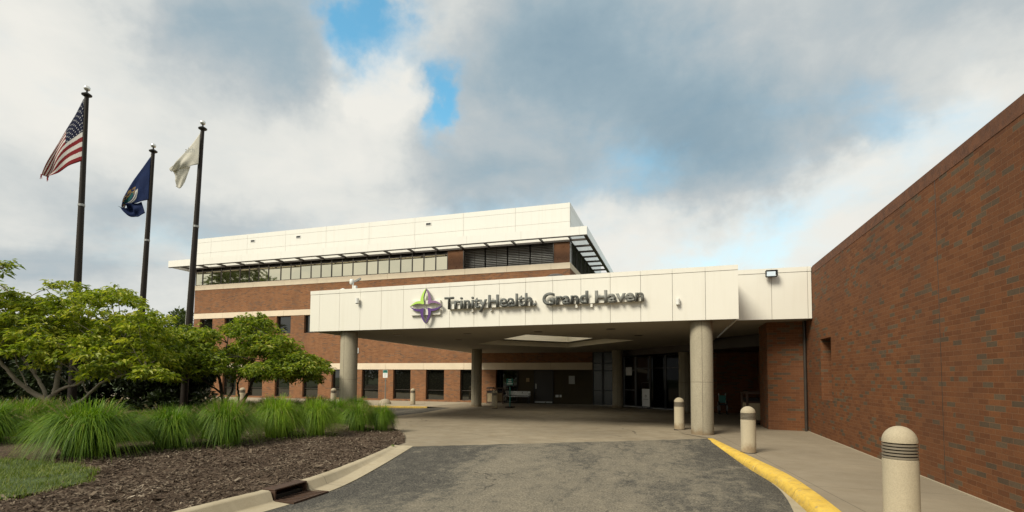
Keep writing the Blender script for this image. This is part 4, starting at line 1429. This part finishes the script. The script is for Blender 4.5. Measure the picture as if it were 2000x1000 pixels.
def pad(mb, c, rx, rz, n, L, rg, droop=.25):
    """a flat spray of foliage: leaves set along short twigs that leave the middle"""
    for _ in range(max(1, n // 7)):
        az = rg.uniform(0, 2 * math.pi)
        rr = rx * math.sqrt(rg.random())
        tip = c + Vector((rr * math.cos(az), rr * math.sin(az), rz * (1 - (rr / rx) ** 2) * rg.uniform(.2, 1.2) - rz * .6 * rg.random()))
        out = Vector((math.cos(az), math.sin(az), rg.uniform(-.1, .5))).normalized()
        for _k in range(7):
            a2 = rg.uniform(0, 2 * math.pi)
            d = (out * .6 + Vector((math.cos(a2), math.sin(a2), rg.uniform(-.8, .25) - droop))).normalized()
            nr = Vector((rg.uniform(-.6, .6), rg.uniform(-.6, .6), 1)).normalized()
            leaf(mb, tip + Vector((rg.uniform(-.07, .07), rg.uniform(-.07, .07), rg.uniform(-.05, .05))), d, nr, L * rg.uniform(.65, 1.25), L * rg.uniform(.17, .27))


def interp(tab, x):
    for (x0, y0), (x1, y1) in zip(tab[:-1], tab[1:]):
        if x <= x1:
            return y0 + (y1 - y0) * max(0, min(1, (x - x0) / (x1 - x0)))
    return tab[-1][1]


def crown_tree(label, base, limbs, tops, bots, xr, drng, npad, nleaf, L, leafm, barkm, seed, prad=(.38, .7), extra=()):
    rg = random.Random(seed)
    t = thing('shrub_tree', label, 'tree', base, 'small spreading trees in the planting bed')
    wood, joints = MB(), []
    for pts, r0, r1 in limbs:
        P = smooth_path([at(*p) for p in pts], 5)
        P = [p + Vector((rg.uniform(-.012, .012), rg.uniform(-.012, .012), 0)) for p in P]
        k = len(P)
        wood.tube(P, [r0 + (r1 - r0) * i / (k - 1) for i in range(k)], 9)
        joints += P[k // 3:]
    lv_ = MB()
    cs = []
    for _ in range(npad):
        x = rg.uniform(*xr)
        a, b = interp(tops, x), interp(bots, x)
        q = rg.random()
        y = a + 10 + (b - a - 14) * q
        d = rg.uniform(*drng) - (.9 * q * (drng[1] - drng[0]) * .4)
        cs.append((at(x, y, d), rg.uniform(*prad)))
    cs += [(at(x, y, d), r) for x, y, d, r in extra]
    for c, r in cs:
        j = min(joints, key=lambda q: (q - c).length + max(0, q.z - c.z) * 2)
        mid = j.lerp(c, .5) + Vector((rg.uniform(-.1, .1), rg.uniform(-.1, .1), .10))
        wood.tube(smooth_path([j, mid, c], 3), [.022, .018, .015, .012, .010, .008, .006], 5, cap=False)
        pad(lv_, c, r * .92, r * .52, int(nleaf * (r / .55) ** 2), L, rg)
    wood.build('trunk', barkm, t, smooth=True, angle=0)
    lv_.build('crown', leafm, t)
    return t


limbs1 = [([(103, 830, 15.5), (100, 805, 15.5), (93, 779, 15.5)], .125, .10),
          ([(94, 782, 15.5), (64, 767, 15.4), (32, 742, 15.2), (0, 706, 15.0), (-35, 668, 14.8)], .085, .03),
          ([(92, 780, 15.5), (83, 756, 15.7), (69, 733, 15.9), (46, 700, 16.2), (28, 655, 16.4)], .06, .025),
          ([(94, 781, 15.5), (107, 766, 15.5), (112, 740, 15.6), (119, 712, 15.8), (134, 668, 15.9), (150, 615, 16.0)], .09, .025),
          ([(107, 767, 15.5), (128, 756, 15.3), (156, 748, 15.1), (190, 716, 14.9), (240, 662, 14.9)], .05, .02),
          ([(104, 812, 15.5), (131, 796, 15.3), (165, 778, 15.0), (196, 749, 14.7), (240, 733, 14.5), (288, 722, 14.4)], .06, .022),
          ([(119, 712, 15.8), (158, 652, 16.1), (192, 602, 16.4), (232, 562, 16.5)], .04, .015),
          ([(69, 733, 15.9), (60, 670, 16.0), (50, 610, 16.0), (25, 575, 15.8)], .035, .015),
          ([(173, 770, 14.95), (165, 758, 14.9), (163, 738, 14.8)], .025, .012), ([(52, 757, 15.3), (45, 735, 15.3), (32, 710, 15.4)], .025, .012)]
crown_tree('small spreading tree with pale grey forked limbs at the left of the bed', (-17.9, 10.6, .08), limbs1,
           [(-70, 520), (0, 552), (40, 572), (70, 575), (130, 545), (175, 565), (222, 553), (262, 580), (300, 605), (318, 650)],
           [(-70, 700), (0, 690), (60, 690), (110, 728), (200, 738), (300, 742), (318, 720)], (-70, 318), (14.2, 17.0), 100, 195, .165, 'leaf', 'bark', 11,
           extra=[(95, 700, 14.4, .5), (150, 690, 14.3, .55), (240, 705, 14.2, .55), (285, 725, 14.2, .42), (118, 668, 14.4, .55), (200, 670, 14.4, .5), (290, 690, 14.4, .5), (75, 715, 14.5, .35)])
limbs2 = [([(440, 800, 19.5), (438, 787, 19.5), (433, 769, 19.5), (430, 746, 19.5), (424, 729, 19.4), (408, 700, 19.2), (390, 670, 19.0)], .085, .025),
          ([(462, 803, 19.3), (468, 790, 19.3), (484, 770, 19.2), (489, 755, 19.1), (498, 737, 19.0), (520, 705, 18.8), (545, 672, 18.7)], .075, .02),
          ([(440, 788, 19.5), (446, 776, 19.6), (454, 762, 19.8), (456, 744, 20.0), (466, 700, 20.2), (480, 650, 20.3)], .055, .02),
          ([(434, 770, 19.5), (422, 760, 19.3), (410, 752, 19.1), (380, 728, 18.8), (350, 705, 18.6)], .04, .015),
          ([(464, 800, 19.6), (466, 772, 19.8), (464, 753, 19.9), (471, 735, 20.0), (500, 690, 20.2), (515, 645, 20.2)], .045, .018),
          ([(498, 737, 19.0), (540, 722, 18.9), (580, 708, 18.9), (606, 698, 18.9)], .03, .01), ([(424, 729, 19.4), (440, 690, 19.3), (446, 645, 19.3)], .035, .015)]
crown_tree('many stemmed spreading shrub tree in front of the brick office wall', (-15.5, 15.4, .08), limbs2,
           [(300, 665), (330, 640), (400, 632), (440, 625), (500, 612), (540, 630), (565, 658), (600, 682), (624, 706)],
           [(300, 725), (340, 735), (400, 722), (460, 736), (520, 742), (560, 746), (600, 742), (624, 724)], (296, 622), (17.6, 21.0), 128, 195, .165, 'leaf2', 'bark_dark', 23,
           extra=[(345, 655, 19.2, .6), (366, 672, 19.0, .6), (352, 692, 18.8, .6), (372, 708, 18.7, .6), (340, 718, 18.6, .55), (362, 735, 18.5, .5), (382, 726, 18.6, .5), (330, 740, 18.4, .45)])
limbs3 = [([(-170, 900, 14.0), (-165, 780, 14.0), (-130, 650, 14.0), (-90, 570, 14.0), (-30, 535, 14.0), (12, 520, 14.0)], .16, .02), ([(-130, 650, 14.0), (-150, 560, 14.0), (-160, 470, 14.2)], .06, .02)]
crown_tree('taller tree whose leafy branch tip reaches in at the left edge of the view', tuple(at(-170, 850, 14.0)), limbs3,
           [(-260, 470), (-160, 440), (-60, 470), (-28, 495)], [(-260, 600), (-60, 560), (-28, 550)], (-260, -30), (13.4, 15.0), 22, 120, .17, 'leaf2', 'bark', 31,
           extra=[(2, 512, 14.0, .34), (8, 533, 14.0, .28), (-20, 522, 14.0, .4), (14, 518, 13.9, .2)])


# dark evergreen mass behind them
def mass_tree(name, label, cat, group, base, rx, z0, z1, n, L, leafm, seed, trunk_r=.12, hole=.0):
    rg = random.Random(seed)
    b = Vector(base)
    t = thing(name, label, cat, base, group)
    lv_ = MB()
    lobes = []
    for _ in range(26):
        a = rg.uniform(0, 2 * math.pi)
        h = rg.random()
        w = math.sqrt(max(.05, 1 - (1.7 * h - .75) ** 2 * .9))
        rr = rx * w * rg.uniform(.45, .95)
        lobes.append((b + Vector((rr * math.cos(a), rr * math.sin(a), z0 + (z1 - z0) * h)), rx * rg.uniform(.25, .45)))
    per = n // len(lobes)
    for c, r in lobes:
        for _ in range(per):
            d = Vector((rg.gauss(0, 1), rg.gauss(0, 1), rg.gauss(0, .8)))
            d.normalize()
            p = c + d * r * rg.random() ** .45
            out = (d + Vector((rg.uniform(-.8, .8), rg.uniform(-.8, .8), rg.uniform(-.7, .4)))).normalized()
            leaf(lv_, p, out, Vector((rg.uniform(-1, 1), rg.uniform(-1, 1), 1)).normalized(), L * rg.uniform(.7, 1.3), L * rg.uniform(.22, .34))
    w = MB()
    top = b + Vector((rg.uniform(-.2, .2), rg.uniform(-.2, .2), z0 + (z1 - z0) * .8))
    w.tube(smooth_path([b, b.lerp(top, .5) + Vector((.1, -.05, 0)), top], 4), [trunk_r * (1 - .07 * i) for i in range(9)], 8)
    for c, r in lobes[::3]:
        s0 = b.lerp(top, max(.2, min(.9, (c.z - b.z) / max(.1, top.z - b.z) - .2)))
        w.tube([s0, s0.lerp(c, .5) + Vector((0, 0, .1)), c], [trunk_r * .35, trunk_r * .25, trunk_r * .1], 5)
    w.build('trunk', 'bark_dark', t, smooth=True, angle=0)
    lv_.build('crown', leafm, t)
    return t


HG = 'dark bushes behind the small trees'
for i, (px_, d, rx, z1, lab) in enumerate(((-40, 22, 2.1, 3.3, 'dark dense bush at the far left, behind the pale limbed tree'), (60, 22.5, 1.9, 3.2, 'dark dense bush directly behind the forked trunk'),
                                           (150, 22, 1.9, 3.3, 'dark dense bush under the two left flagpoles'), (235, 22.5, 1.9, 3.3, 'dark dense bush between the forked tree and the flagpole with the blue flag'),
                                           (318, 22.5, 1.7, 3.1, 'dark dense bush second from the right in the dark row'), (366, 21.6, 1.15, 2.5, 'smaller dark bush at the foot of the flagpole with the white flag'))):
    p = at(px_, 740, d)
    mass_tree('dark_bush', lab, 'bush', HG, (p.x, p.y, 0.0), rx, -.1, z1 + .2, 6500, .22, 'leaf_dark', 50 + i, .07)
for i, (px_, d, rx, z1, lab) in enumerate(((322, 56, 2.6, 8.4, 'distant pale green tree seen right of the middle flagpole'), (352, 60, 2.4, 9.0, 'distant pale green tree beside the office corner'), (290, 62, 3.4, 7.6, 'distant pale green tree low behind the middle flagpole'),
                                           (60, 60, 4.5, 8.0, 'distant tree glimpsed through the crown at the far left'), (170, 66, 4.5, 8.6, 'distant tree glimpsed through the crown between the left flagpoles'))):
    p = at(px_, 740, d)
    mass_tree('distant_tree', lab, 'tree', 'trees far beyond the lawn', (p.x, p.y, -.4), rx, 1.5, z1, 2600, .42, 'leaf_far', 70 + i, .2)
# the street trees across the road, which the windows mirror
st = mass_tree('street_tree', 'broad dark tree across the street behind the viewer', 'tree', 'trees across the street', (-62, 6, -.4), 6.0, 3.0, 19.0, 5200, .8, 'leaf_far', 90, .35)
for x, y, s in ((-74, -8, 1.0), (-50, -36, .62), (-36, -40, .55), (-22, -38, .6), (-8, -41, .58), (6, -38, .62), (20, -40, .55), (34, -37, .6), (-64, -32, .66), (48, -39, .6)):
    c = dup(st, (x, y, -.4), x * 1.7, 'broad dark tree across the street behind the viewer')
    c.scale = (s, s, s)


# ornamental grasses
def blade_strip(mb, p, az, L, lean, sag, w, rg, seg=5):
    d = Vector((math.cos(az), math.sin(az), 0))
    sd = Vector((-d.y, d.x, 0))
    tw = rg.uniform(-.5, .5)
    i = len(mb.v)
    for k in range(seg + 1):
        t = k / seg
        h = L * (t * math.cos(lean) - sag * t * t * .62)
        o = L * (t * math.sin(lean) + sag * .55 * t * t)
        c = p + d * o + Vector((0, 0, max(h, -.0))) + sd * (tw * .12 * L * t * t)
        ww = w * (1 - t ** 2.2) + .0008
        mb.v += [tuple(c - sd * ww), tuple(c + sd * ww)]
        if k:
            j = i + 2 * (k - 1)
            mb.f.append((j, j + 1, j + 3, j + 2))


def arch_blade(mb, p, az, apex, reach, tp, w, rg, seg=7):
    """a blade that rises, arches over and hangs: it tops out at apex and ends reach away"""
    d = Vector((math.cos(az), math.sin(az), 0))
    sd = Vector((-d.y, d.x, 0))
    bend = rg.uniform(-.22, .22) * reach
    i = len(mb.v)
    for k in range(seg + 1):
        t = k / seg
        q = t / tp
        c = p + d * (reach * t ** 1.35) + Vector((0, 0, max(.0, apex * (2 * q - q * q)))) + sd * (bend * t * t)
        ww = w * (1 - t ** 2.5) + .0008
        mb.v += [tuple(c - sd * ww), tuple(c + sd * ww)]
        if k:
            j = i + 2 * (k - 1)
            mb.f.append((j, j + 1, j + 3, j + 2))


def make_grass(seed, leafm, nb=3600, npl=46):
    rg = random.Random(seed)
    t = thing('fountain_grass', 'x', 'ornamental grass', (0, 0, 0), 'fountain grass clumps along the mulch bed')
    t['kind'] = 'thing'
    mb = MB()
    for _ in range(nb):
        az = rg.uniform(0, 2 * math.pi)
        r = .32 * math.sqrt(rg.random())
        q = rg.random() ** .7
        a2 = az + rg.gauss(0, .5)
        p = Vector((r * math.cos(az), r * math.sin(az), 0))
        if rg.random() < .62:
            arch_blade(mb, p, a2, rg.uniform(.70, 1.0) * (1.02 - .46 * q), (.10 + .80 * q) * rg.uniform(.8, 1.12), max(.50, 1.05 - .55 * q + rg.uniform(-.06, .06)), rg.uniform(.003, .0062), rg)
        else:
            arch_blade(mb, p, a2, rg.uniform(.25, .72), rg.uniform(.35, .85), rg.uniform(.48, .75), rg.uniform(.003, .0058), rg)
    mb.build('blades', leafm, t)
    pl_ = MB()
    for _ in range(npl):
        az = rg.uniform(0, 2 * math.pi)
        lean = .1 + .6 * rg.random()
        L = rg.uniform(.95, 1.25)
        d = Vector((math.cos(az), math.sin(az), 0))
        P = [d * (L * (q * math.sin(lean) + .22 * q * q)) + Vector((0, 0, L * (q * math.cos(lean) - .22 * q * q))) for q in (0, .35, .7, .86)]
        pl_.tube(P, [.003, .003, .002, .002], 4, cap=False)
        e = P[-1]
        dv = (P[-1] - P[-2]).normalized()
        for k in range(34):
            s = rg.random()
            b = e + dv * (s * .15) 
            v = (dv * .8 + Vector((rg.uniform(-1, 1), rg.uniform(-1, 1), rg.uniform(-1, 1)))).normalized()
            i = len(pl_.v)
            w = Vector((v.y, -v.x, .1)) * .0035
            pl_.v += [tuple(b - w), tuple(b + w), tuple(b + v * .035)]
            pl_.f.append((i, i + 1, i + 2))
    pl_.build('plumes', 'plume', t)
    return t


protos = [make_grass(101, 'blade'), make_grass(102, 'blade'), make_grass(103, 'blade_bright'), make_grass(104, 'blade', 3000, 90)]
clumps = [(135, 908, 1.05, 1.12, 0, 'largest fountain grass clump, nearest the lawn corner'), (240, 872, .55, .6, 1, 'low fountain grass clump just right of the largest one'),
          (312, 888, .86, .80, 1, 'dark green fountain grass clump between the low clump and the plumed clump'), (425, 880, 1.02, .84, 3, 'rounded fountain grass clump with many tan plumes in the middle of the front row'),
          (530, 864, 1.02, .80, 2, 'bright yellow green fountain grass clump in the front row'), (608, 859, .96, .66, 2, 'bright smooth fountain grass clump touching the yellow green one on its right'),
          (692, 848, .76, .64, 3, 'fountain grass clump at the foot of the front left column'), (740, 845, .76, .56, 1, 'last fountain grass clump at the tip of the bed by the concrete drive'),
          (10, 862, .9, .95, 3, 'fountain grass clump at the left edge of the view'), (-70, 880, .95, 1.0, 0, 'fountain grass clump cut by the left edge, before the lawn'), (60, 850, .85, .9, 3, 'plumed fountain grass clump left of the forked trunk'),
          (172, 842, .55, .75, 1, 'fountain grass clump behind the largest one, right of the forked trunk'), (262, 846, .5, .75, 1, 'fountain grass clump in the shade under the tree limbs'), (366, 838, .6, .8, 0, 'fountain grass clump in the second row, left of the stems'),
          (472, 822, .62, .8, 3, 'fountain grass clump at the foot of the many stemmed tree'), (562, 818, .62, .8, 3, 'fountain grass clump in the second row, below the office windows'), (648, 834, .80, .75, 0, 'tall green fountain grass clump left of the front left column'),
          (610, 820, .75, .9, 0, 'fountain grass clump in the back row, nearest the office wall'), (520, 818, .7, .95, 0, 'fountain grass clump in the back row behind the stems'), (420, 820, .65, .9, 0, 'fountain grass clump in the back row left of the stems'),
          (335, 838, .6, .85, 1, 'fountain grass clump at the edge of the dark bushes'), (690, 826, .8, .8, 0, 'fountain grass clump behind the front left column')]
used = set()
for px_, py_, h, r, k, lab in clumps:
    p = G(px_, py_)
    p += flat * (r * .35)
    z = bed_z(p.x, p.y) - .02
    if k in used:
        c = dup(protos[k], (p.x, p.y, z), rnd.uniform(0, 6.2), lab)
    else:
        used.add(k)
        c = protos[k]
        c.location = (p.x, p.y, z)
        c.rotation_euler.z = rnd.uniform(0, 6.2)
        c['label'] = lab
    c.scale = (r / 1.06, r / 1.06, h / .90)


# small weeds
def weed(x, y, z, s, n, label, seed):
    rg = random.Random(seed)
    mb = MB()
    for _ in range(n):
        az = rg.uniform(0, 6.28)
        d = Vector((math.cos(az), math.sin(az), rg.uniform(.2, 1.4))).normalized()
        o = Vector((rg.uniform(-s, s) * .5, rg.uniform(-s, s) * .5, rg.uniform(0, s * .6)))
        leaf(mb, Vector((x, y, z)) + o, d, Vector((rg.uniform(-1, 1), rg.uniform(-1, 1), 1)).normalized(), s * rg.uniform(.4, .9), s * .14)
    tag(mb.build('weed', 'blade', None), label, 'weed', 'small weeds')


weed(1.44, 10.7, road_z(1.44, 10.7), .12, 90, 'small green weed growing against the yellow kerb', 1)
weed(-5.95, 10.1, .02, .05, 26, 'tiny weed in the mulch near the end of the left kerb', 2)
for i, (px_, py_, s, lab) in enumerate(((415, 868, .30, 'leafy weed at the foot of the plumed grass clump'), (560, 853, .26, 'leafy weed at the foot of the yellow green grass clump'), (205, 850, .34, 'leafy weed among the grasses right of the forked trunk'), (135, 880, .2, 'leafy weed poking from the largest grass clump'))):
    p = G(px_, py_)
    weed(p.x, p.y, bed_z(p.x, p.y), s, 130, lab, 5 + i)

# loose bark chips over the bed, and the lawn's blades
rg = random.Random(77)
mb = MB()
while len(mb.f) < 19000:
    x, y = rg.uniform(-10.5, -5.2), rg.uniform(3.2, 12.9)
    if rg.random() > 1.15 - y / 16 or not pip(x, y, bed) or (pip(x, y, lawn) and rg.random() < .97):
        continue
    a, ti = rg.uniform(0, 6.28), rg.uniform(-.5, .5)
    l, w = rg.uniform(.010, .045), rg.uniform(.004, .012)
    if rg.random() < .004:
        l, w = rg.uniform(.07, .15), rg.uniform(.015, .035)
    c = Vector((x, y, bed_z(x, y) + .010 + rg.random() * .018))
    e = Vector((math.cos(a), math.sin(a), ti)) * l
    g = Vector((-math.sin(a), math.cos(a), rg.uniform(-.5, .5))) * w
    k1, k2 = rg.uniform(.5, 1), rg.uniform(.5, 1)
    mb.quad(c - e - g * k1, c + e * k2 - g, c + e + g * k2, c - e * k1 + g)
mb.build('bark_chips', 'chip', None)['kind'] = 'stuff'
mb = MB()
grow = [(x + (.12 if x > -9 and x != -8.1 else 0), y + .05) for x, y in lawn]
while len(mb.f) < 60000:
    x, y = rg.uniform(-14.5, -7.7), rg.uniform(2.4, 5.95)
    if not pip(x, y, grow):
        continue
    blade_strip(mb, Vector((x, y, bed_z(x, y) + .01)), rg.uniform(0, 6.28), rg.uniform(.05, .11), rg.uniform(.1, .7), rg.uniform(.1, .6), .0028, rg, 2)
mb.build('lawn_grass', 'lawn', None)['kind'] = 'stuff'

# ------------------------------------------------------------------ sky and sun
world = bpy.data.worlds.new('World')
scene.world = world
world.use_nodes = True
n = NT(world.node_tree)
SUN = Vector((-0.36, -0.63, 0.69)).normalized()
gen = n.new('ShaderNodeTexCoord').outputs['Generated']
sky = n.new('ShaderNodeTexSky', {'sky_type': 'NISHITA', 'sun_disc': False, 'sun_elevation': math.asin(SUN.z), 'sun_rotation': math.atan2(SUN.x, SUN.y), 'air_density': 1.0, 'dust_density': 0.2, 'ozone_density': 1.0})
w1 = n.noise(gen, 4.5, 5, .6).outputs['Color']
w2 = n.noise(gen, 17, 5, .62).outputs['Color']
add = lambda a, b: n.new('ShaderNodeVectorMath', {'operation': 'ADD'}, {0: a, 1: b}).outputs[0]
wd = add(gen, add(n.scalev(add(w1, (-.5, -.5, -.5)), (.30, .30, .16)), n.scalev(add(w2, (-.5, -.5, -.5)), (.085, .085, .06))))
sp = n.new('ShaderNodeSeparateXYZ', None, {0: wd})
az = n.math('MULTIPLY', n.math('ARCTAN2', sp.outputs[0], sp.outputs[1]), 57.2958)
hz = n.math('SQRT', n.math('ADD', n.math('MULTIPLY', sp.outputs[0], sp.outputs[0]), n.math('MULTIPLY', sp.outputs[1], sp.outputs[1])))
el = n.math('MULTIPLY', n.math('ARCTAN2', sp.outputs[2], hz), 57.2958)


def blob(a0, e0, ra, re, rot=0, pw=1.0):
    da, de = n.math('SUBTRACT', az, a0), n.math('SUBTRACT', el, e0)
    c, s = math.cos(R(rot)), math.sin(R(rot))
    u = n.math('DIVIDE', n.math('ADD', n.math('MULTIPLY', da, c), n.math('MULTIPLY', de, s)), ra)
    v = n.math('DIVIDE', n.math('SUBTRACT', n.math('MULTIPLY', de, c), n.math('MULTIPLY', da, s)), re)
    q = n.math('ADD', n.math('MULTIPLY', u, u), n.math('MULTIPLY', v, v))
    return n.math('EXPONENT', n.math('MULTIPLY', q, -1.0))


def total(items):
    acc = None
    for wgt, b in items:
        x = n.math('MULTIPLY', blob(*b), wgt)
        acc = x if acc is None else n.math('ADD', acc, x)
    return acc


sep = n.new('ShaderNodeSeparateXYZ', None, {0: gen})
den = n.math('ADD', n.math('MAXIMUM', sep.outputs[2], 0.0), 0.30)
dome = n.new('ShaderNodeVectorMath', {'operation': 'DIVIDE'}, {0: gen, 1: n.new('ShaderNodeCombineXYZ', None, {0: den, 1: den, 2: den}).outputs[0]}).outputs[0]
puff = n.noise(dome, 2.1, 9, .58, .5).outputs[0]
fine = n.noise(n.scalev(gen, (1, 1, 2.2)), 7.0, 7, .6, .3).outputs[0]
hole = total([(1.30, (-35.5, 35.8, 4.4, 3.8, -35)), (.5, (-29, 33, 5, 3, -30)), (1.15, (-25.6, 28.0, 2.0, 4.4, -18)), (.42, (19, 22, 8, 3, -25)), (.30, (-50, 12, 14, 2.2, 4)), (.42, (-4, 23, 6, 3.5, -20)), (.17, (13, 16.5, 11, 2.6, 20)), (.22, (2, 12.0, 10, 2.0, 0)), (.30, (-22, 16, 8, 2.2, 0)), (.34, (-14, 18.5, 9, 3, 10)), (.30, (8, 15, 9, 2.4, 14)), (.45, (60, 40, 20, 14)), (.3, (-120, 35, 30, 14))])
hole = n.remap(n.math('ADD', hole, n.math('MULTIPLY', n.math('SUBTRACT', fine, .5), .80)), .02, 1.30, 0, 1, 'SMOOTHSTEP')
dark = total([(.58, (3, 25.5, 16, 7.0, -8)), (.46, (-12, 33.5, 15, 7, 6)), (.52, (-45.5, 32, 9, 6.5, 30)), (.45, (27, 32, 12, 5, -15)), (.42, (-22, 20.5, 14, 4.5, -6)), (.30, (-52, 14.5, 16, 3.2, -10)), (.26, (-62, 9.5, 12, 2.2, 0))])
lite = total([(.55, (-33, 29.3, 4.2, 4.0, -30)), (.22, (-62, 23, 12, 8, 0)), (.30, (10, 13, 24, 4.0, 8)), (.34, (-16, 14.2, 20, 3.0, 4)), (.30, (-40, 22, 8, 5, -20)), (.3, (20, 19.5, 8, 2, 20))])
shade = n.math('ADD', n.math('SUBTRACT', dark, lite), n.math('ADD', n.math('MULTIPLY', n.math('SUBTRACT', puff, .5), .62), n.math('MULTIPLY', n.math('SUBTRACT', fine, .5), .28)))
cloud = n.ramp(n.math('ADD', shade, .24, clamp=True), [(0.0, (0.95, 0.935, 0.87)), (.22, (0.83, 0.84, 0.80)), (.48, (0.56, 0.615, 0.635)), (.75, (0.37, 0.485, 0.555)), (1.0, (0.25, 0.375, 0.465))])
b1 = n.new('ShaderNodeBackground', None, {'Color': n.mix(1.0, sky.outputs[0], (0.72, 1.22, 1.08, 1), 'MULTIPLY'), 'Strength': 0.15})
b2 = n.new('ShaderNodeBackground', None, {'Color': cloud, 'Strength': 0.60})
mx = n.new('ShaderNodeMixShader', None, {0: hole, 1: b2.outputs[0], 2: b1.outputs[0]})
n.new('ShaderNodeOutputWorld', None, {'Surface': mx.outputs[0]})
sl = bpy.data.lights.new('sun', 'SUN')
sl.energy, sl.angle, sl.color = 2.8, R(24), (1.0, 0.93, 0.775)
so = bpy.data.objects.new('sun', sl)
so.rotation_euler = SUN.to_track_quat('Z', 'Y').to_euler()
COL.objects.link(so)

vs_ = scene.view_settings
vs_.view_transform, vs_.look = 'Standard', 'None'
vs_.exposure, vs_.gamma = 0.60, 1.0
scene.cycles.max_bounces = 7
scene.cycles.diffuse_bounces = 4
scene.cycles.use_denoising = True
